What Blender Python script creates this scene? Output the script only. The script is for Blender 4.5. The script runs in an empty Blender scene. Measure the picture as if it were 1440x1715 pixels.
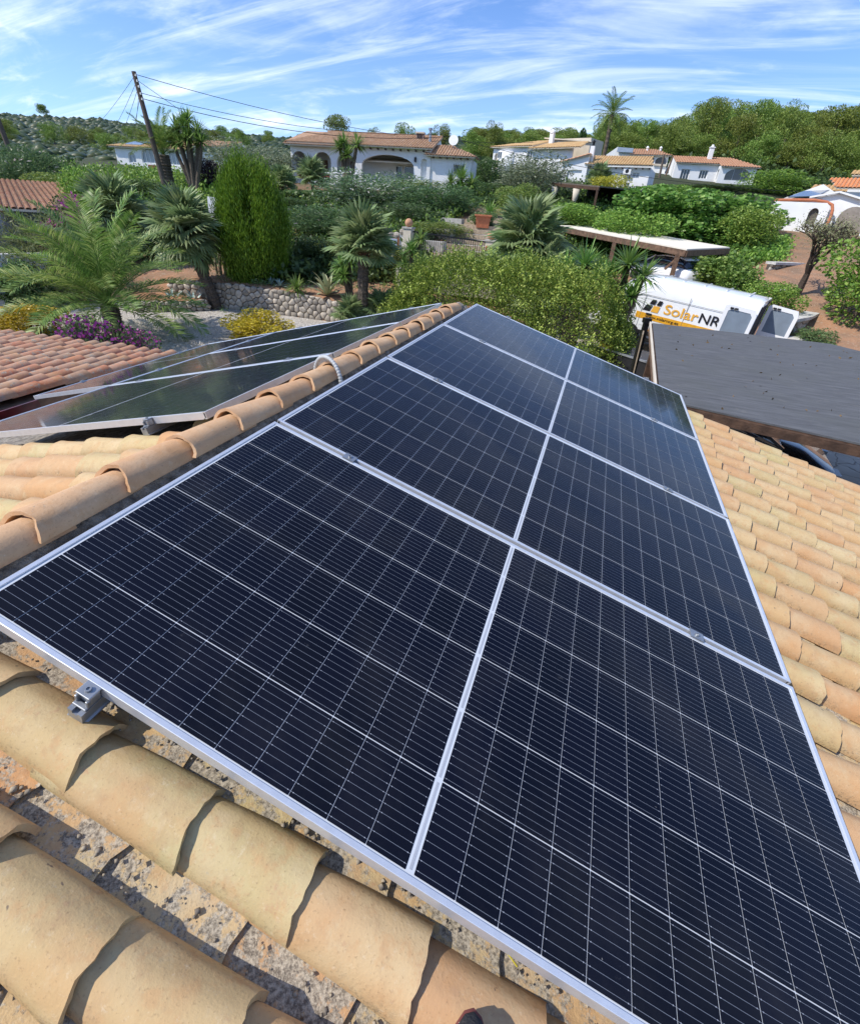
import bpy, bmesh, math, random
import numpy as np
from mathutils import Matrix, Vector
C = bpy.context.scene.collection
S = bpy.context.scene
random.seed(7); rng = np.random.default_rng(7)
R = math.radians

# ------------------------------------------------------------------ camera
cam = bpy.data.cameras.new('camera'); co = bpy.data.objects.new('camera', cam); C.objects.link(co)
co.matrix_world = Matrix(((0.93951, -0.21237, 0.26874, 1.2045), (0.33728, 0.43690, -0.83388, -0.3757),
                          (0.05968, 0.87408, 0.48210, 0.8422), (0, 0, 0, 1)))
cam.sensor_fit = 'HORIZONTAL'; cam.sensor_width = 36; cam.lens = 36*768.4/1440
cam.shift_y = -82.7/1440; cam.clip_start = .05; cam.clip_end = 4000
S.camera = co
# ------------------------------------------------------------------ sky, sun, exposure
SUN = Vector((-.52, -.40, .76)).normalized()
w = bpy.data.worlds.new('World'); S.world = w; w.use_nodes = True
nt = w.node_tree; N = nt.nodes; L = nt.links; N.clear()
def nd(t, **k):
    n = N.new(t)
    for a, b in k.items(): setattr(n, a, b)
    return n
sky = nd('ShaderNodeTexSky', sky_type='NISHITA', sun_disc=False)
sky.sun_elevation = math.asin(SUN.z); sky.sun_rotation = math.atan2(SUN.x, SUN.y)
sky.altitude = 100; sky.air_density = 1.0; sky.dust_density = .2; sky.ozone_density = 6.0
tc = nd('ShaderNodeTexCoord'); sep = nd('ShaderNodeSeparateXYZ'); L.new(tc.outputs['Generated'], sep.inputs[0])
def mth(op, a, b=None, c=None):
    n = nd('ShaderNodeMath', operation=op)
    for i, v in enumerate((a, b, c)):
        if v is None: continue
        if isinstance(v, (int, float)): n.inputs[i].default_value = v
        else: L.new(v, n.inputs[i])
    return n.outputs[0]
zz = mth('ADD', mth('MAXIMUM', sep.outputs[2], 0.0), .22)
cx_ = mth('DIVIDE', sep.outputs[0], zz); cy_ = mth('DIVIDE', sep.outputs[1], zz)
cmb = nd('ShaderNodeCombineXYZ'); L.new(cx_, cmb.inputs[0]); L.new(cy_, cmb.inputs[1])
def cloud(scale, rot, st, det, rough, dist, off):
    m = nd('ShaderNodeMapping'); m.inputs['Rotation'].default_value = (0, 0, R(rot)); m.inputs['Scale'].default_value = (st[0], st[1], 1)
    m.inputs['Location'].default_value = (off, off*.7, 0)
    L.new(cmb.outputs[0], m.inputs[0])
    n = nd('ShaderNodeTexNoise'); n.inputs['Scale'].default_value = scale; n.inputs['Detail'].default_value = det
    n.inputs['Roughness'].default_value = rough; n.inputs['Distortion'].default_value = dist
    L.new(m.outputs[0], n.inputs['Vector']); return n.outputs[0]
def ramp(v, a, b):
    n = nd('ShaderNodeMapRange', clamp=True); n.inputs[1].default_value = a; n.inputs[2].default_value = b
    n.interpolation_type = 'SMOOTHSTEP'; L.new(v, n.inputs[0]); return n.outputs[0]
c1 = ramp(cloud(1.15, 38, (.5, 1.35), 9, .62, .9, 3.1), .47, .78)       # broad veils
c2 = ramp(cloud(2.2, 30, (.35, 2.2), 7, .62, 1.2, 9.7), .44, .74)     # combed streaks
c3 = ramp(cloud(2.6, 10, (.8, 1.3), 9, .6, .4, 1.3), .52, .72)        # small low puffs
lowm = ramp(sep.outputs[2], .42, .02)
cl = mth('ADD', mth('MULTIPLY', c1, .60), mth('MULTIPLY', c2, .42))
cl = mth('ADD', cl, mth('MULTIPLY', mth('MULTIPLY', c3, lowm), .55))
cl = mth('ADD', cl, mth('MULTIPLY', lowm, .16))
cl = mth('MINIMUM', cl, .94)
mixc = nd('ShaderNodeMix', data_type='RGBA'); L.new(cl, mixc.inputs['Factor'])
tint = nd('ShaderNodeMix', data_type='RGBA', blend_type='MULTIPLY'); tint.inputs[0].default_value = 1; L.new(sky.outputs[0], tint.inputs[6]); tint.inputs[7].default_value = (.60, .77, 1.0, 1)
L.new(tint.outputs[2], mixc.inputs[6]); mixc.inputs[7].default_value = (6.2, 6.8, 7.6, 1)
bg = nd('ShaderNodeBackground'); bg.inputs['Strength'].default_value = .15
L.new(mixc.outputs[2], bg.inputs[0])
wo = nd('ShaderNodeOutputWorld'); L.new(bg.outputs[0], wo.inputs[0])
sl = bpy.data.lights.new('sun', 'SUN'); sl.energy = 3.6; sl.angle = R(.5); sl.color = (1, .94, .85)
so = bpy.data.objects.new('sun', sl); C.objects.link(so); so.rotation_euler = SUN.to_track_quat('Z', 'Y').to_euler()
S.view_settings.view_transform = 'Standard'; S.view_settings.look = 'None'
S.view_settings.exposure = .42; S.view_settings.gamma = 1; S.view_settings.use_curve_mapping = False
S.cycles.max_bounces = 6; S.cycles.diffuse_bounces = 3; S.cycles.glossy_bounces = 3; S.cycles.transparent_max_bounces = 6
S.cycles.caustics_reflective = False; S.cycles.caustics_refractive = False

# ------------------------------------------------------------------ helpers
def np_mesh(name, V, F, mat, smooth=False):
    """mesh from vertex array and an (n, k) face array or a list of such arrays"""
    me = bpy.data.meshes.new(name); V = np.asarray(V, np.float32)
    Fs = F if isinstance(F, list) and isinstance(F[0], np.ndarray) else [np.asarray(F, np.int32)]; Fs = [np.asarray(f, np.int32) for f in Fs if len(f)]
    me.vertices.add(len(V)); me.vertices.foreach_set('co', V.ravel())
    nl = sum(f.size for f in Fs); npol = sum(len(f) for f in Fs)
    me.loops.add(nl); me.loops.foreach_set('vertex_index', np.concatenate([f.ravel() for f in Fs]))
    me.polygons.add(npol); tot = np.concatenate([np.full(len(f), f.shape[1], np.int32) for f in Fs])
    st = np.zeros(npol, np.int32); st[1:] = np.cumsum(tot)[:-1]
    me.polygons.foreach_set('loop_start', st)
    if smooth: me.polygons.foreach_set('use_smooth', np.ones(npol, bool))
    me.update(calc_edges=True); me.validate()
    if mat: me.materials.append(mat)
    return me
class MB:
    def __init__(s): s.v = []; s.f = []
    def add(s, vs, fs):
        o = len(s.v); s.v += [tuple(v) for v in vs]; s.f += [tuple(i+o for i in f) for f in fs]; return s
    def box(s, c, d, M=None):
        x, y, z = d[0]/2, d[1]/2, d[2]/2
        vs = [Vector((c[0]+a*x, c[1]+b*y, c[2]+e*z)) for e in (-1, 1) for b in (-1, 1) for a in (-1, 1)]
        if M is not None: vs = [M @ v for v in vs]
        return s.add(vs, [(0, 2, 3, 1), (4, 5, 7, 6), (0, 1, 5, 4), (2, 6, 7, 3), (0, 4, 6, 2), (1, 3, 7, 5)])
    def beam(s, a, b, wd, ht, up=(0, 0, 1)):
        a = Vector(a); b = Vector(b); d = (b-a); l = d.length; d.normalize(); u = Vector(up)
        y = u.cross(d).normalized(); u = d.cross(y)
        M = Matrix((d, y, u)).transposed().to_4x4(); M.translation = (a+b)/2
        return s.box((0, 0, 0), (l, wd, ht), M)
    def tube(s, pts, rad, n=8, cap=True):
        pts = [Vector(p) for p in pts]; rs = rad if hasattr(rad, '__len__') else [rad]*len(pts)
        o = len(s.v); prev = None
        for i, p in enumerate(pts):
            t = (pts[min(i+1, len(pts)-1)]-pts[max(i-1, 0)]).normalized()
            a = Vector((0, 0, 1)) if abs(t.z) < .95 else Vector((1, 0, 0))
            x = (prev - t*prev.dot(t)).normalized() if prev else t.cross(a).normalized()
            prev = x; y = t.cross(x)
            for k in range(n):
                q = 2*math.pi*k/n; s.v.append(tuple(p + (x*math.cos(q)+y*math.sin(q))*rs[i]))
        for i in range(len(pts)-1):
            for k in range(n):
                s.f.append((o+i*n+k, o+i*n+(k+1) % n, o+(i+1)*n+(k+1) % n, o+(i+1)*n+k))
        if cap:
            s.f.append(tuple(o+k for k in reversed(range(n)))); s.f.append(tuple(o+(len(pts)-1)*n+k for k in range(n)))
        return s
    def lathe(s, prof, c=(0, 0, 0), n=16):
        o = len(s.v)
        for r, z in prof:
            for k in range(n):
                q = 2*math.pi*k/n; s.v.append((c[0]+r*math.cos(q), c[1]+r*math.sin(q), c[2]+z))
        for i in range(len(prof)-1):
            for k in range(n): s.f.append((o+i*n+k, o+i*n+(k+1) % n, o+(i+1)*n+(k+1) % n, o+(i+1)*n+k))
        s.f.append(tuple(o+k for k in reversed(range(n)))); s.f.append(tuple(o+(len(prof)-1)*n+k for k in range(n)))
        return s
    def quad(s, *p): return s.add(p, [tuple(range(len(p)))])
    def prism(s, poly, a, b):
        """poly: list of points; swept from offset vector a to offset vector b"""
        n = len(poly); A = [Vector(p)+Vector(a) for p in poly]; B = [Vector(p)+Vector(b) for p in poly]
        return s.add(A+B, [tuple(reversed(range(n))), tuple(range(n, 2*n))]+[(i, (i+1) % n, n+(i+1) % n, n+i) for i in range(n)])
    def mesh(s, name, mat, smooth=False):
        me = bpy.data.meshes.new(name); me.from_pydata(s.v, [], s.f); me.update()
        if mat: me.materials.append(mat)
        if smooth: me.polygons.foreach_set('use_smooth', [True]*len(me.polygons))
        bm = bmesh.new(); bm.from_mesh(me); bmesh.ops.recalc_face_normals(bm, faces=bm.faces); bm.to_mesh(me); bm.free()
        return me
    def build(s, name, mat, parent=None, smooth=False, M=None, bevel=0):
        o = ob(name, s.mesh(name, mat, smooth), parent, M)
        if bevel:
            b = o.modifiers.new('bevel', 'BEVEL'); b.width = bevel; b.segments = 2; b.limit_method = 'ANGLE'
        return o
def ob(name, me, parent=None, M=None):
    o = bpy.data.objects.new(name, me); C.objects.link(o)
    if parent: o.parent = parent
    if M is not None: o.matrix_basis = M
    return o
def tag(o, label=None, cat=None, group=None, kind=None):
    if label: o['label'] = label
    if cat: o['category'] = cat
    if group: o['group'] = group
    if kind: o['kind'] = kind
    return o
def thing(name, label, cat, M=None, group=None):
    o = bpy.data.objects.new(name, None); C.objects.link(o); o.empty_display_size = .2
    if M is not None: o.matrix_basis = M
    return tag(o, label, cat, group)
def T(x, y, z, rz=0, s=1):
    sc = Matrix.Diagonal((*((s,)*3 if not hasattr(s, '__len__') else s), 1))
    return Matrix.Translation((x, y, z)) @ Matrix.Rotation(rz, 4, 'Z') @ sc
def copy_tree(o, parent=None):
    c = o.copy(); C.objects.link(c)
    if parent: c.parent = parent
    for ch in list(o.children): copy_tree(ch, c)
    return c
def frame(o, x, y, z):
    M = Matrix((x, y, z)).transposed().to_4x4(); M.translation = o; return M

# ------------------------------------------------------------------ materials
def newmat(name):
    m = bpy.data.materials.new(name); m.use_nodes = True; nt = m.node_tree; nt.nodes.clear()
    out = nt.nodes.new('ShaderNodeOutputMaterial'); b = nt.nodes.new('ShaderNodeBsdfPrincipled')
    nt.links.new(b.outputs[0], out.inputs[0]); return m, nt, b, out
def mat(name, col, rough=.7, var=.12, scale=6, bump=0, bscale=40, metal=0, spec=.4, col2=None, objvar=0, coat=0, detail=5, thr=(.35, .65)):
    m, nt, b, out = newmat(name); n = nt.nodes; l = nt.links
    tc = n.new('ShaderNodeTexCoord'); no = n.new('ShaderNodeTexNoise'); no.inputs['Scale'].default_value = scale; no.inputs['Detail'].default_value = detail
    l.new(tc.outputs['Object'], no.inputs['Vector'])
    mr = n.new('ShaderNodeMapRange'); mr.inputs[1].default_value = thr[0]; mr.inputs[2].default_value = thr[1]; l.new(no.outputs[0], mr.inputs[0])
    mx = n.new('ShaderNodeMix'); mx.data_type = 'RGBA'; l.new(mr.outputs[0], mx.inputs[0])
    c2 = col2 or tuple(c*(1-var*2) for c in col); mx.inputs[6].default_value = (*col, 1); mx.inputs[7].default_value = (*c2, 1)
    o = mx.outputs[2]
    if objvar:
        oi = n.new('ShaderNodeObjectInfo'); hs = n.new('ShaderNodeHueSaturation')
        m1 = n.new('ShaderNodeMapRange'); m1.inputs[3].default_value = 1-objvar; m1.inputs[4].default_value = 1+objvar
        l.new(oi.outputs['Random'], m1.inputs[0]); l.new(m1.outputs[0], hs.inputs['Value']); l.new(o, hs.inputs['Color']); o = hs.outputs[0]
    l.new(o, b.inputs['Base Color']); b.inputs['Roughness'].default_value = rough; b.inputs['Metallic'].default_value = metal
    b.inputs['Specular IOR Level'].default_value = spec; b.inputs['Coat Weight'].default_value = coat; b.inputs['Coat Roughness'].default_value = .04
    if bump:
        bn = n.new('ShaderNodeTexNoise'); bn.inputs['Scale'].default_value = bscale; bn.inputs['Detail'].default_value = 6; l.new(tc.outputs['Object'], bn.inputs['Vector'])
        bp = n.new('ShaderNodeBump'); bp.inputs['Strength'].default_value = bump; bp.inputs['Distance'].default_value = .02
        l.new(bn.outputs[0], bp.inputs['Height']); l.new(bp.outputs[0], b.inputs['Normal'])
    return m
def cramp(nt, fac, stops):
    r = nt.nodes.new('ShaderNodeValToRGB'); e = r.color_ramp.elements
    while len(e) < len(stops): e.new(.5)
    for x, (p, c) in zip(e, stops): x.position = p; x.color = (*c, 1)
    nt.links.new(fac, r.inputs[0]); return r.outputs[0]
def nnode(nt, vec, scale, detail=5, rough=.55):
    no = nt.nodes.new('ShaderNodeTexNoise'); no.inputs['Scale'].default_value = scale; no.inputs['Detail'].default_value = detail; no.inputs['Roughness'].default_value = rough
    nt.links.new(vec, no.inputs['Vector']); return no.outputs[0]
def mrange(nt, v, a, b, c=0., d=1.):
    m = nt.nodes.new('ShaderNodeMapRange')
    for i, x in enumerate((a, b, c, d)): m.inputs[i+1].default_value = x
    nt.links.new(v, m.inputs[0]); return m.outputs[0]
def mixc_(nt, f, a, b, mode='MIX'):
    m = nt.nodes.new('ShaderNodeMix'); m.data_type = 'RGBA'; m.blend_type = mode
    for i, v in ((0, f), (6, a), (7, b)):
        if isinstance(v, (int, float)): m.inputs[i].default_value = v
        elif isinstance(v, tuple): m.inputs[i].default_value = (*v, 1)
        else: nt.links.new(v, m.inputs[i])
    return m.outputs[2]
def terracotta(name, stops, stain=.35, lichen=.0, island=False, bump=.5, pale=(.60, .47, .28), warm=(.53, .29, .13), edge=False):
    """fired clay: every tile its own tone, blotches, fine pits, grey lichen"""
    m, nt, b, out = newmat(name); n = nt.nodes; l = nt.links
    tc = n.new('ShaderNodeTexCoord'); oi = n.new('ShaderNodeObjectInfo')
    if island: g = n.new('ShaderNodeNewGeometry'); rnd = g.outputs['Random Per Island']
    else: rnd = oi.outputs['Random']
    base = cramp(nt, rnd, stops)
    off = n.new('ShaderNodeVectorMath'); off.operation = 'MULTIPLY_ADD'; off.inputs[1].default_value = (1, 1, 1)
    l.new(tc.outputs['Object'], off.inputs[0])
    cx = n.new('ShaderNodeCombineXYZ'); ml = n.new('ShaderNodeMath'); ml.operation = 'MULTIPLY'; ml.inputs[1].default_value = 57.; l.new(oi.outputs['Random'], ml.inputs[0])
    for i in range(3): l.new(ml.outputs[0], cx.inputs[i])
    l.new(cx.outputs[0], off.inputs[2]); v = off.outputs[0]
    big = nnode(nt, v, 7, 4); med = nnode(nt, v, 26, 6, .65); fine = nnode(nt, v, 170, 3)
    c = mixc_(nt, mrange(nt, big, .45, .70, 0, .55), base, pale)
    c = mixc_(nt, mrange(nt, nnode(nt, v, 4.5, 3), .50, .68, 0, .55), c, warm)
    c = mixc_(nt, mrange(nt, nnode(nt, v, 21, 9, .7), .52, .64, 0, .45), c, warm)
    c = mixc_(nt, mrange(nt, nnode(nt, v, 16, 9, .72), .56, .66, 0, .4), c, pale)
    c = mixc_(nt, mrange(nt, med, .52, .72, 0, stain), c, (.36, .22, .12))
    c = mixc_(nt, mrange(nt, fine, .60, .74, 0, .45), c, (.24, .15, .08))
    c = mixc_(nt, mrange(nt, nnode(nt, v, 45, 7, .8), .58, .70, 0, .40), c, (.74, .64, .46))
    c = mixc_(nt, mrange(nt, nnode(nt, v, 34, 2), .735, .75, 0, .8), c, (.16, .12, .09))
    c = mixc_(nt, mrange(nt, nnode(nt, v, 13, 10, .8), .60, .64, 0, .55), c, (.50, .30, .17))
    c = mixc_(nt, mrange(nt, nnode(nt, v, 19, 10, .85), .63, .66, 0, .6), c, (.40, .36, .27))
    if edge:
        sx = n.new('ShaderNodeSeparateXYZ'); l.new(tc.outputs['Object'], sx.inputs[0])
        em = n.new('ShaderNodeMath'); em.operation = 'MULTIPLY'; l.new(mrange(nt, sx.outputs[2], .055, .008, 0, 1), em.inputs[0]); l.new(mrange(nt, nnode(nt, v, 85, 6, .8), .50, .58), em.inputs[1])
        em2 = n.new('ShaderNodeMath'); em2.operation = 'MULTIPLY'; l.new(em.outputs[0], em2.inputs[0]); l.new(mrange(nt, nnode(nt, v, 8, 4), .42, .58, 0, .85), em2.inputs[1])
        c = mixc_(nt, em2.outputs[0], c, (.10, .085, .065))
    if lichen:
        lm = mrange(nt, nnode(nt, v, 11, 9, .78), .66-lichen*.20, .70-lichen*.2, 0, .92)
        lc = mixc_(nt, mrange(nt, nnode(nt, v, 120, 4, .8), .4, .6), (.13, .115, .095), (.52, .46, .36))
        c = mixc_(nt, lm, c, lc)
    l.new(c, b.inputs['Base Color']); b.inputs['Roughness'].default_value = .82; b.inputs['Specular IOR Level'].default_value = .3
    bp = n.new('ShaderNodeBump'); bp.inputs['Strength'].default_value = bump; bp.inputs['Distance'].default_value = .004
    h = mixc_(nt, .35, med, fine); l.new(h, bp.inputs['Height']); l.new(bp.outputs[0], b.inputs['Normal'])
    return m
BUFF = [(0, (.55, .30, .14)), (.14, (.56, .38, .19)), (.28, (.50, .41, .20)), (.42, (.58, .41, .22)), (.56, (.53, .31, .16)), (.70, (.58, .44, .24)), (.84, (.49, .40, .20)), (1, (.58, .36, .19))]
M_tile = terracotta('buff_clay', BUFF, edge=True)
M_chan = terracotta('channel_clay', BUFF, lichen=.92, stain=.7, bump=1., pale=(.50, .41, .28))
M_ridge = terracotta('ridge_clay', [(0, (.55, .32, .17)), (.5, (.60, .38, .21)), (1, (.57, .36, .21))], pale=(.64, .46, .29), stain=.35, lichen=.1)
M_annex = terracotta('weathered_red_clay', [(0, (.46, .17, .09)), (.25, (.42, .24, .16)), (.45, (.50, .33, .22)), (.6, (.40, .13, .06)), (.75, (.33, .21, .14)), (1, (.52, .26, .16))], lichen=.55, pale=(.50, .36, .25), stain=.6)
def farclay(name, stops): return terracotta(name, stops, island=True, lichen=.2)
M_far1 = farclay('brown_roof_clay', [(0, (.36, .20, .13)), (.4, (.45, .28, .19)), (.7, (.30, .17, .11)), (1, (.48, .33, .24))])
M_far2 = farclay('ochre_roof_clay', [(0, (.50, .33, .15)), (.5, (.58, .40, .2)), (1, (.44, .27, .12))])
M_far3 = farclay('red_roof_clay', [(0, (.42, .19, .12)), (.5, (.46, .24, .16)), (1, (.36, .16, .10))])
M_far4 = farclay('orange_roof_clay', [(0, (.62, .18, .06)), (.5, (.66, .21, .07)), (1, (.55, .15, .05))])
M_alu = mat('anodised_aluminium', (.80, .82, .85), .34, .04, 30, metal=.55, spec=.5)
M_rail = mat('rail_aluminium', (.40, .42, .44), .42, .1, 30, metal=.7)
M_back = mat('white_backsheet', (.60, .63, .66), .3, .02, 5, coat=.3)
M_rib = mat('silver_ribbon', (.42, .44, .48), .35, .05, 5, coat=.3)
M_white = mat('whitewash', (.81, .81, .81), .85, .05, .9, bump=.25, bscale=9, col2=(.70, .68, .63), thr=(.50, .80), detail=9)
M_white2 = mat('bright_whitewash', (.85, .85, .83), .85, .04, 1.1, bump=.2, bscale=9)
M_cream = mat('cream_render', (.66, .58, .46), .85, .06, 2)
M_wood = mat('dark_stained_timber', (.10, .055, .032), .7, .25, 9, bump=.3)
M_wood2 = mat('brown_timber', (.20, .12, .075), .7, .25, 7, bump=.3)
M_greywood = mat('weathered_grey_timber', (.16, .135, .11), .85, .2, 12, bump=.4)
M_shut = mat('brown_shutter', (.20, .10, .06), .6, .1, 8)
M_glass = mat('window_glass', (.03, .04, .055), .06, .1, 2, spec=.8)
M_pale = mat('pale_window_glass', (.22, .27, .33), .08, .1, 2, spec=.8)
M_dark = mat('shaded_interior', (.02, .02, .022), .9, .1, 3)  # near-black colour stands in for the shade inside openings
M_iron = mat('black_iron', (.015, .015, .016), .45, .1, 9, metal=.4)
M_mortar = mat('grey_mortar', (.40, .35, .28), .95, .3, 26, bump=1., bscale=90, col2=(.15, .13, .105), detail=9)
M_soil = mat('orange_soil', (.40, .20, .10), .95, .2, 1.6, bump=.7, bscale=14, col2=(.27, .15, .085))
M_scree = None
M_felt = None
M_cactus = mat('spine_green', (.07, .11, .05), .6, .2, 8)
M_terra = mat('terracotta_pot', (.50, .17, .08), .8, .1, 9, bump=.2)
M_ball = mat('orange_clay_ball', (.56, .30, .17), .8, .1, 9)
M_paint = mat('white_van_paint', (.80, .81, .82), .25, .02, 3, spec=.5, coat=.6)
M_rubber = mat('tyre_rubber', (.02, .02, .02), .8, .1, 20)
M_blackpl = mat('black_plastic', (.018, .018, .02), .4, .1, 20)
M_redgut = mat('dark_red_gutter_paint', (.15, .012, .014), .3, .3, 8, spec=.5)
M_bark = mat('palm_bark', (.045, .035, .028), .95, .3, 22, bump=1., bscale=60, col2=(.14, .11, .085))
M_bark2 = mat('grey_bark', (.17, .135, .10), .95, .25, 14, bump=.8, bscale=40)
M_pole = mat('grey_pole_timber', (.16, .125, .10), .9, .2, 10)
M_concr = mat('concrete', (.50, .47, .42), .9, .12, 4, bump=.4, bscale=30)
M_stone = mat('limestone', (.50, .44, .36), .95, .2, 7, bump=.8, bscale=35, objvar=.35, col2=(.32, .28, .23))
M_sun = mat('whitewashed_coping', (.62, .60, .56), .9, .15, 5, bump=.6, bscale=20)
def leafmat(name, stops, trans=.34, objvar=.12, gloss=.45):
    m, nt, b, out = newmat(name); n = nt.nodes; l = nt.links
    stops = [(p, tuple(min(.85, v*1.95) for v in c) if max(c) < .4 else c) for p, c in stops]
    g = n.new('ShaderNodeNewGeometry'); c = cramp(nt, g.outputs['Random Per Island'], stops)
    oi = n.new('ShaderNodeObjectInfo'); hs = n.new('ShaderNodeHueSaturation')
    l.new(mrange(nt, oi.outputs['Random'], 0, 1, 1-objvar, 1+objvar), hs.inputs['Value'])
    l.new(mrange(nt, oi.outputs['Random'], 0, 1, .5-objvar*.12, .5+objvar*.12), hs.inputs['Hue'])
    l.new(c, hs.inputs['Color']); l.new(hs.outputs[0], b.inputs['Base Color'])
    b.inputs['Roughness'].default_value = gloss; b.inputs['Specular IOR Level'].default_value = .35
    t = n.new('ShaderNodeBsdfTranslucent'); l.new(hs.outputs[0], t.inputs[0])
    ms = n.new('ShaderNodeMixShader'); ms.inputs[0].default_value = trans
    l.new(b.outputs[0], ms.inputs[1]); l.new(t.outputs[0], ms.inputs[2]); l.new(ms.outputs[0], out.inputs[0])
    return m
LM = dict(
 oleander=leafmat('oleander_leaf', [(0, (.05, .085, .038)), (.5, (.085, .13, .06)), (.93, (.13, .17, .09)), (.94, (.75, .74, .70)), (1, (.8, .78, .74))]),
 oleander2=leafmat('dark_oleander_leaf', [(0, (.03, .06, .022)), (.6, (.06, .105, .04)), (.985, (.10, .15, .06)), (.99, (.65, .55, .55)), (1, (.7, .6, .6))]),
 olive=leafmat('olive_leaf', [(0, (.06, .075, .04)), (.5, (.11, .13, .075)), (1, (.19, .21, .145))]),
 round=leafmat('yellow_green_leaf', [(0, (.06, .10, .02)), (.6, (.115, .16, .035)), (1, (.18, .21, .06))]),
 bright=leafmat('bright_leaf', [(0, (.05, .10, .015)), (.5, (.10, .17, .028)), (1, (.19, .26, .05))]),
 dark=leafmat('dark_leaf', [(0, (.022, .042, .014)), (.6, (.045, .08, .024)), (1, (.085, .125, .04))]),
 yellow=leafmat('yellowing_leaf', [(0, (.14, .15, .02)), (.6, (.26, .25, .03)), (1, (.38, .34, .06))]),
 gold=leafmat('gold_leaf', [(0, (.16, .15, .01)), (.3, (.44, .36, .02)), (.7, (.66, .52, .035)), (1, (.80, .68, .14))]),
 fig=leafmat('fig_leaf', [(0, (.035, .075, .012)), (.5, (.075, .14, .024)), (.85, (.12, .19, .04)), (1, (.22, .28, .09))]),
 low=leafmat('low_leaf', [(0, (.045, .09, .03)), (.6, (.08, .14, .05)), (1, (.14, .19, .08))]),
 rosemary=leafmat('rosemary_leaf', [(0, (.05, .07, .025)), (.6, (.10, .125, .05)), (1, (.18, .20, .09))]),
 purple=leafmat('purple_leaf', [(0, (.014, .009, .012)), (.6, (.03, .02, .026)), (1, (.06, .04, .045))]),
 hedge2=leafmat('dark_hedge_leaf', [(0, (.018, .032, .006)), (.7, (.05, .07, .012)), (1, (.20, .20, .035))]),
 boug=leafmat('magenta_bract', [(0, (.03, .05, .02)), (.62, (.06, .09, .03)), (.64, (.22, .035, .17)), (1, (.42, .08, .34))]),
 boug2=leafmat('faded_bract', [(0, (.06, .08, .03)), (.45, (.22, .17, .10)), (.6, (.32, .24, .19)), (.66, (.30, .04, .24)), (1, (.40, .07, .34))]),
 hedge=leafmat('pittosporum_leaf', [(0, (.035, .065, .010)), (.45, (.075, .12, .018)), (.8, (.145, .19, .03)), (1, (.33, .36, .09))]),
 pine=leafmat('pine_needles', [(0, (.06, .09, .016)), (.5, (.10, .14, .026)), (1, (.17, .21, .045))], trans=.25, objvar=.2),
 thuja=leafmat('thuja_spray', [(0, (.03, .075, .006)), (.5, (.065, .135, .010)), (1, (.13, .21, .02))], trans=.25),
 scrub=leafmat('maquis', [(0, (.013, .022, .004)), (.5, (.020, .031, .006)), (.9, (.027, .038, .008)), (1, (.036, .040, .013))], trans=.1),
 palm=leafmat('date_palm_leaflet', [(0, (.05, .095, .018)), (.6, (.095, .15, .032)), (1, (.19, .225, .07))], objvar=.1),
 fan=leafmat('fan_palm_blade', [(0, (.085, .12, .05)), (.6, (.14, .185, .08)), (1, (.25, .28, .15))], objvar=.15),
 yucca=leafmat('yucca_blade', [(0, (.05, .10, .02)), (.6, (.095, .165, .035)), (1, (.20, .26, .09))]),
 agave=leafmat('agave_blade', [(0, (.12, .17, .15)), (1, (.20, .26, .24))], trans=.05),
 almond=leafmat('sparse_leaf', [(0, (.10, .11, .05)), (.6, (.17, .17, .08)), (1, (.27, .26, .15))]),
)

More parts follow.
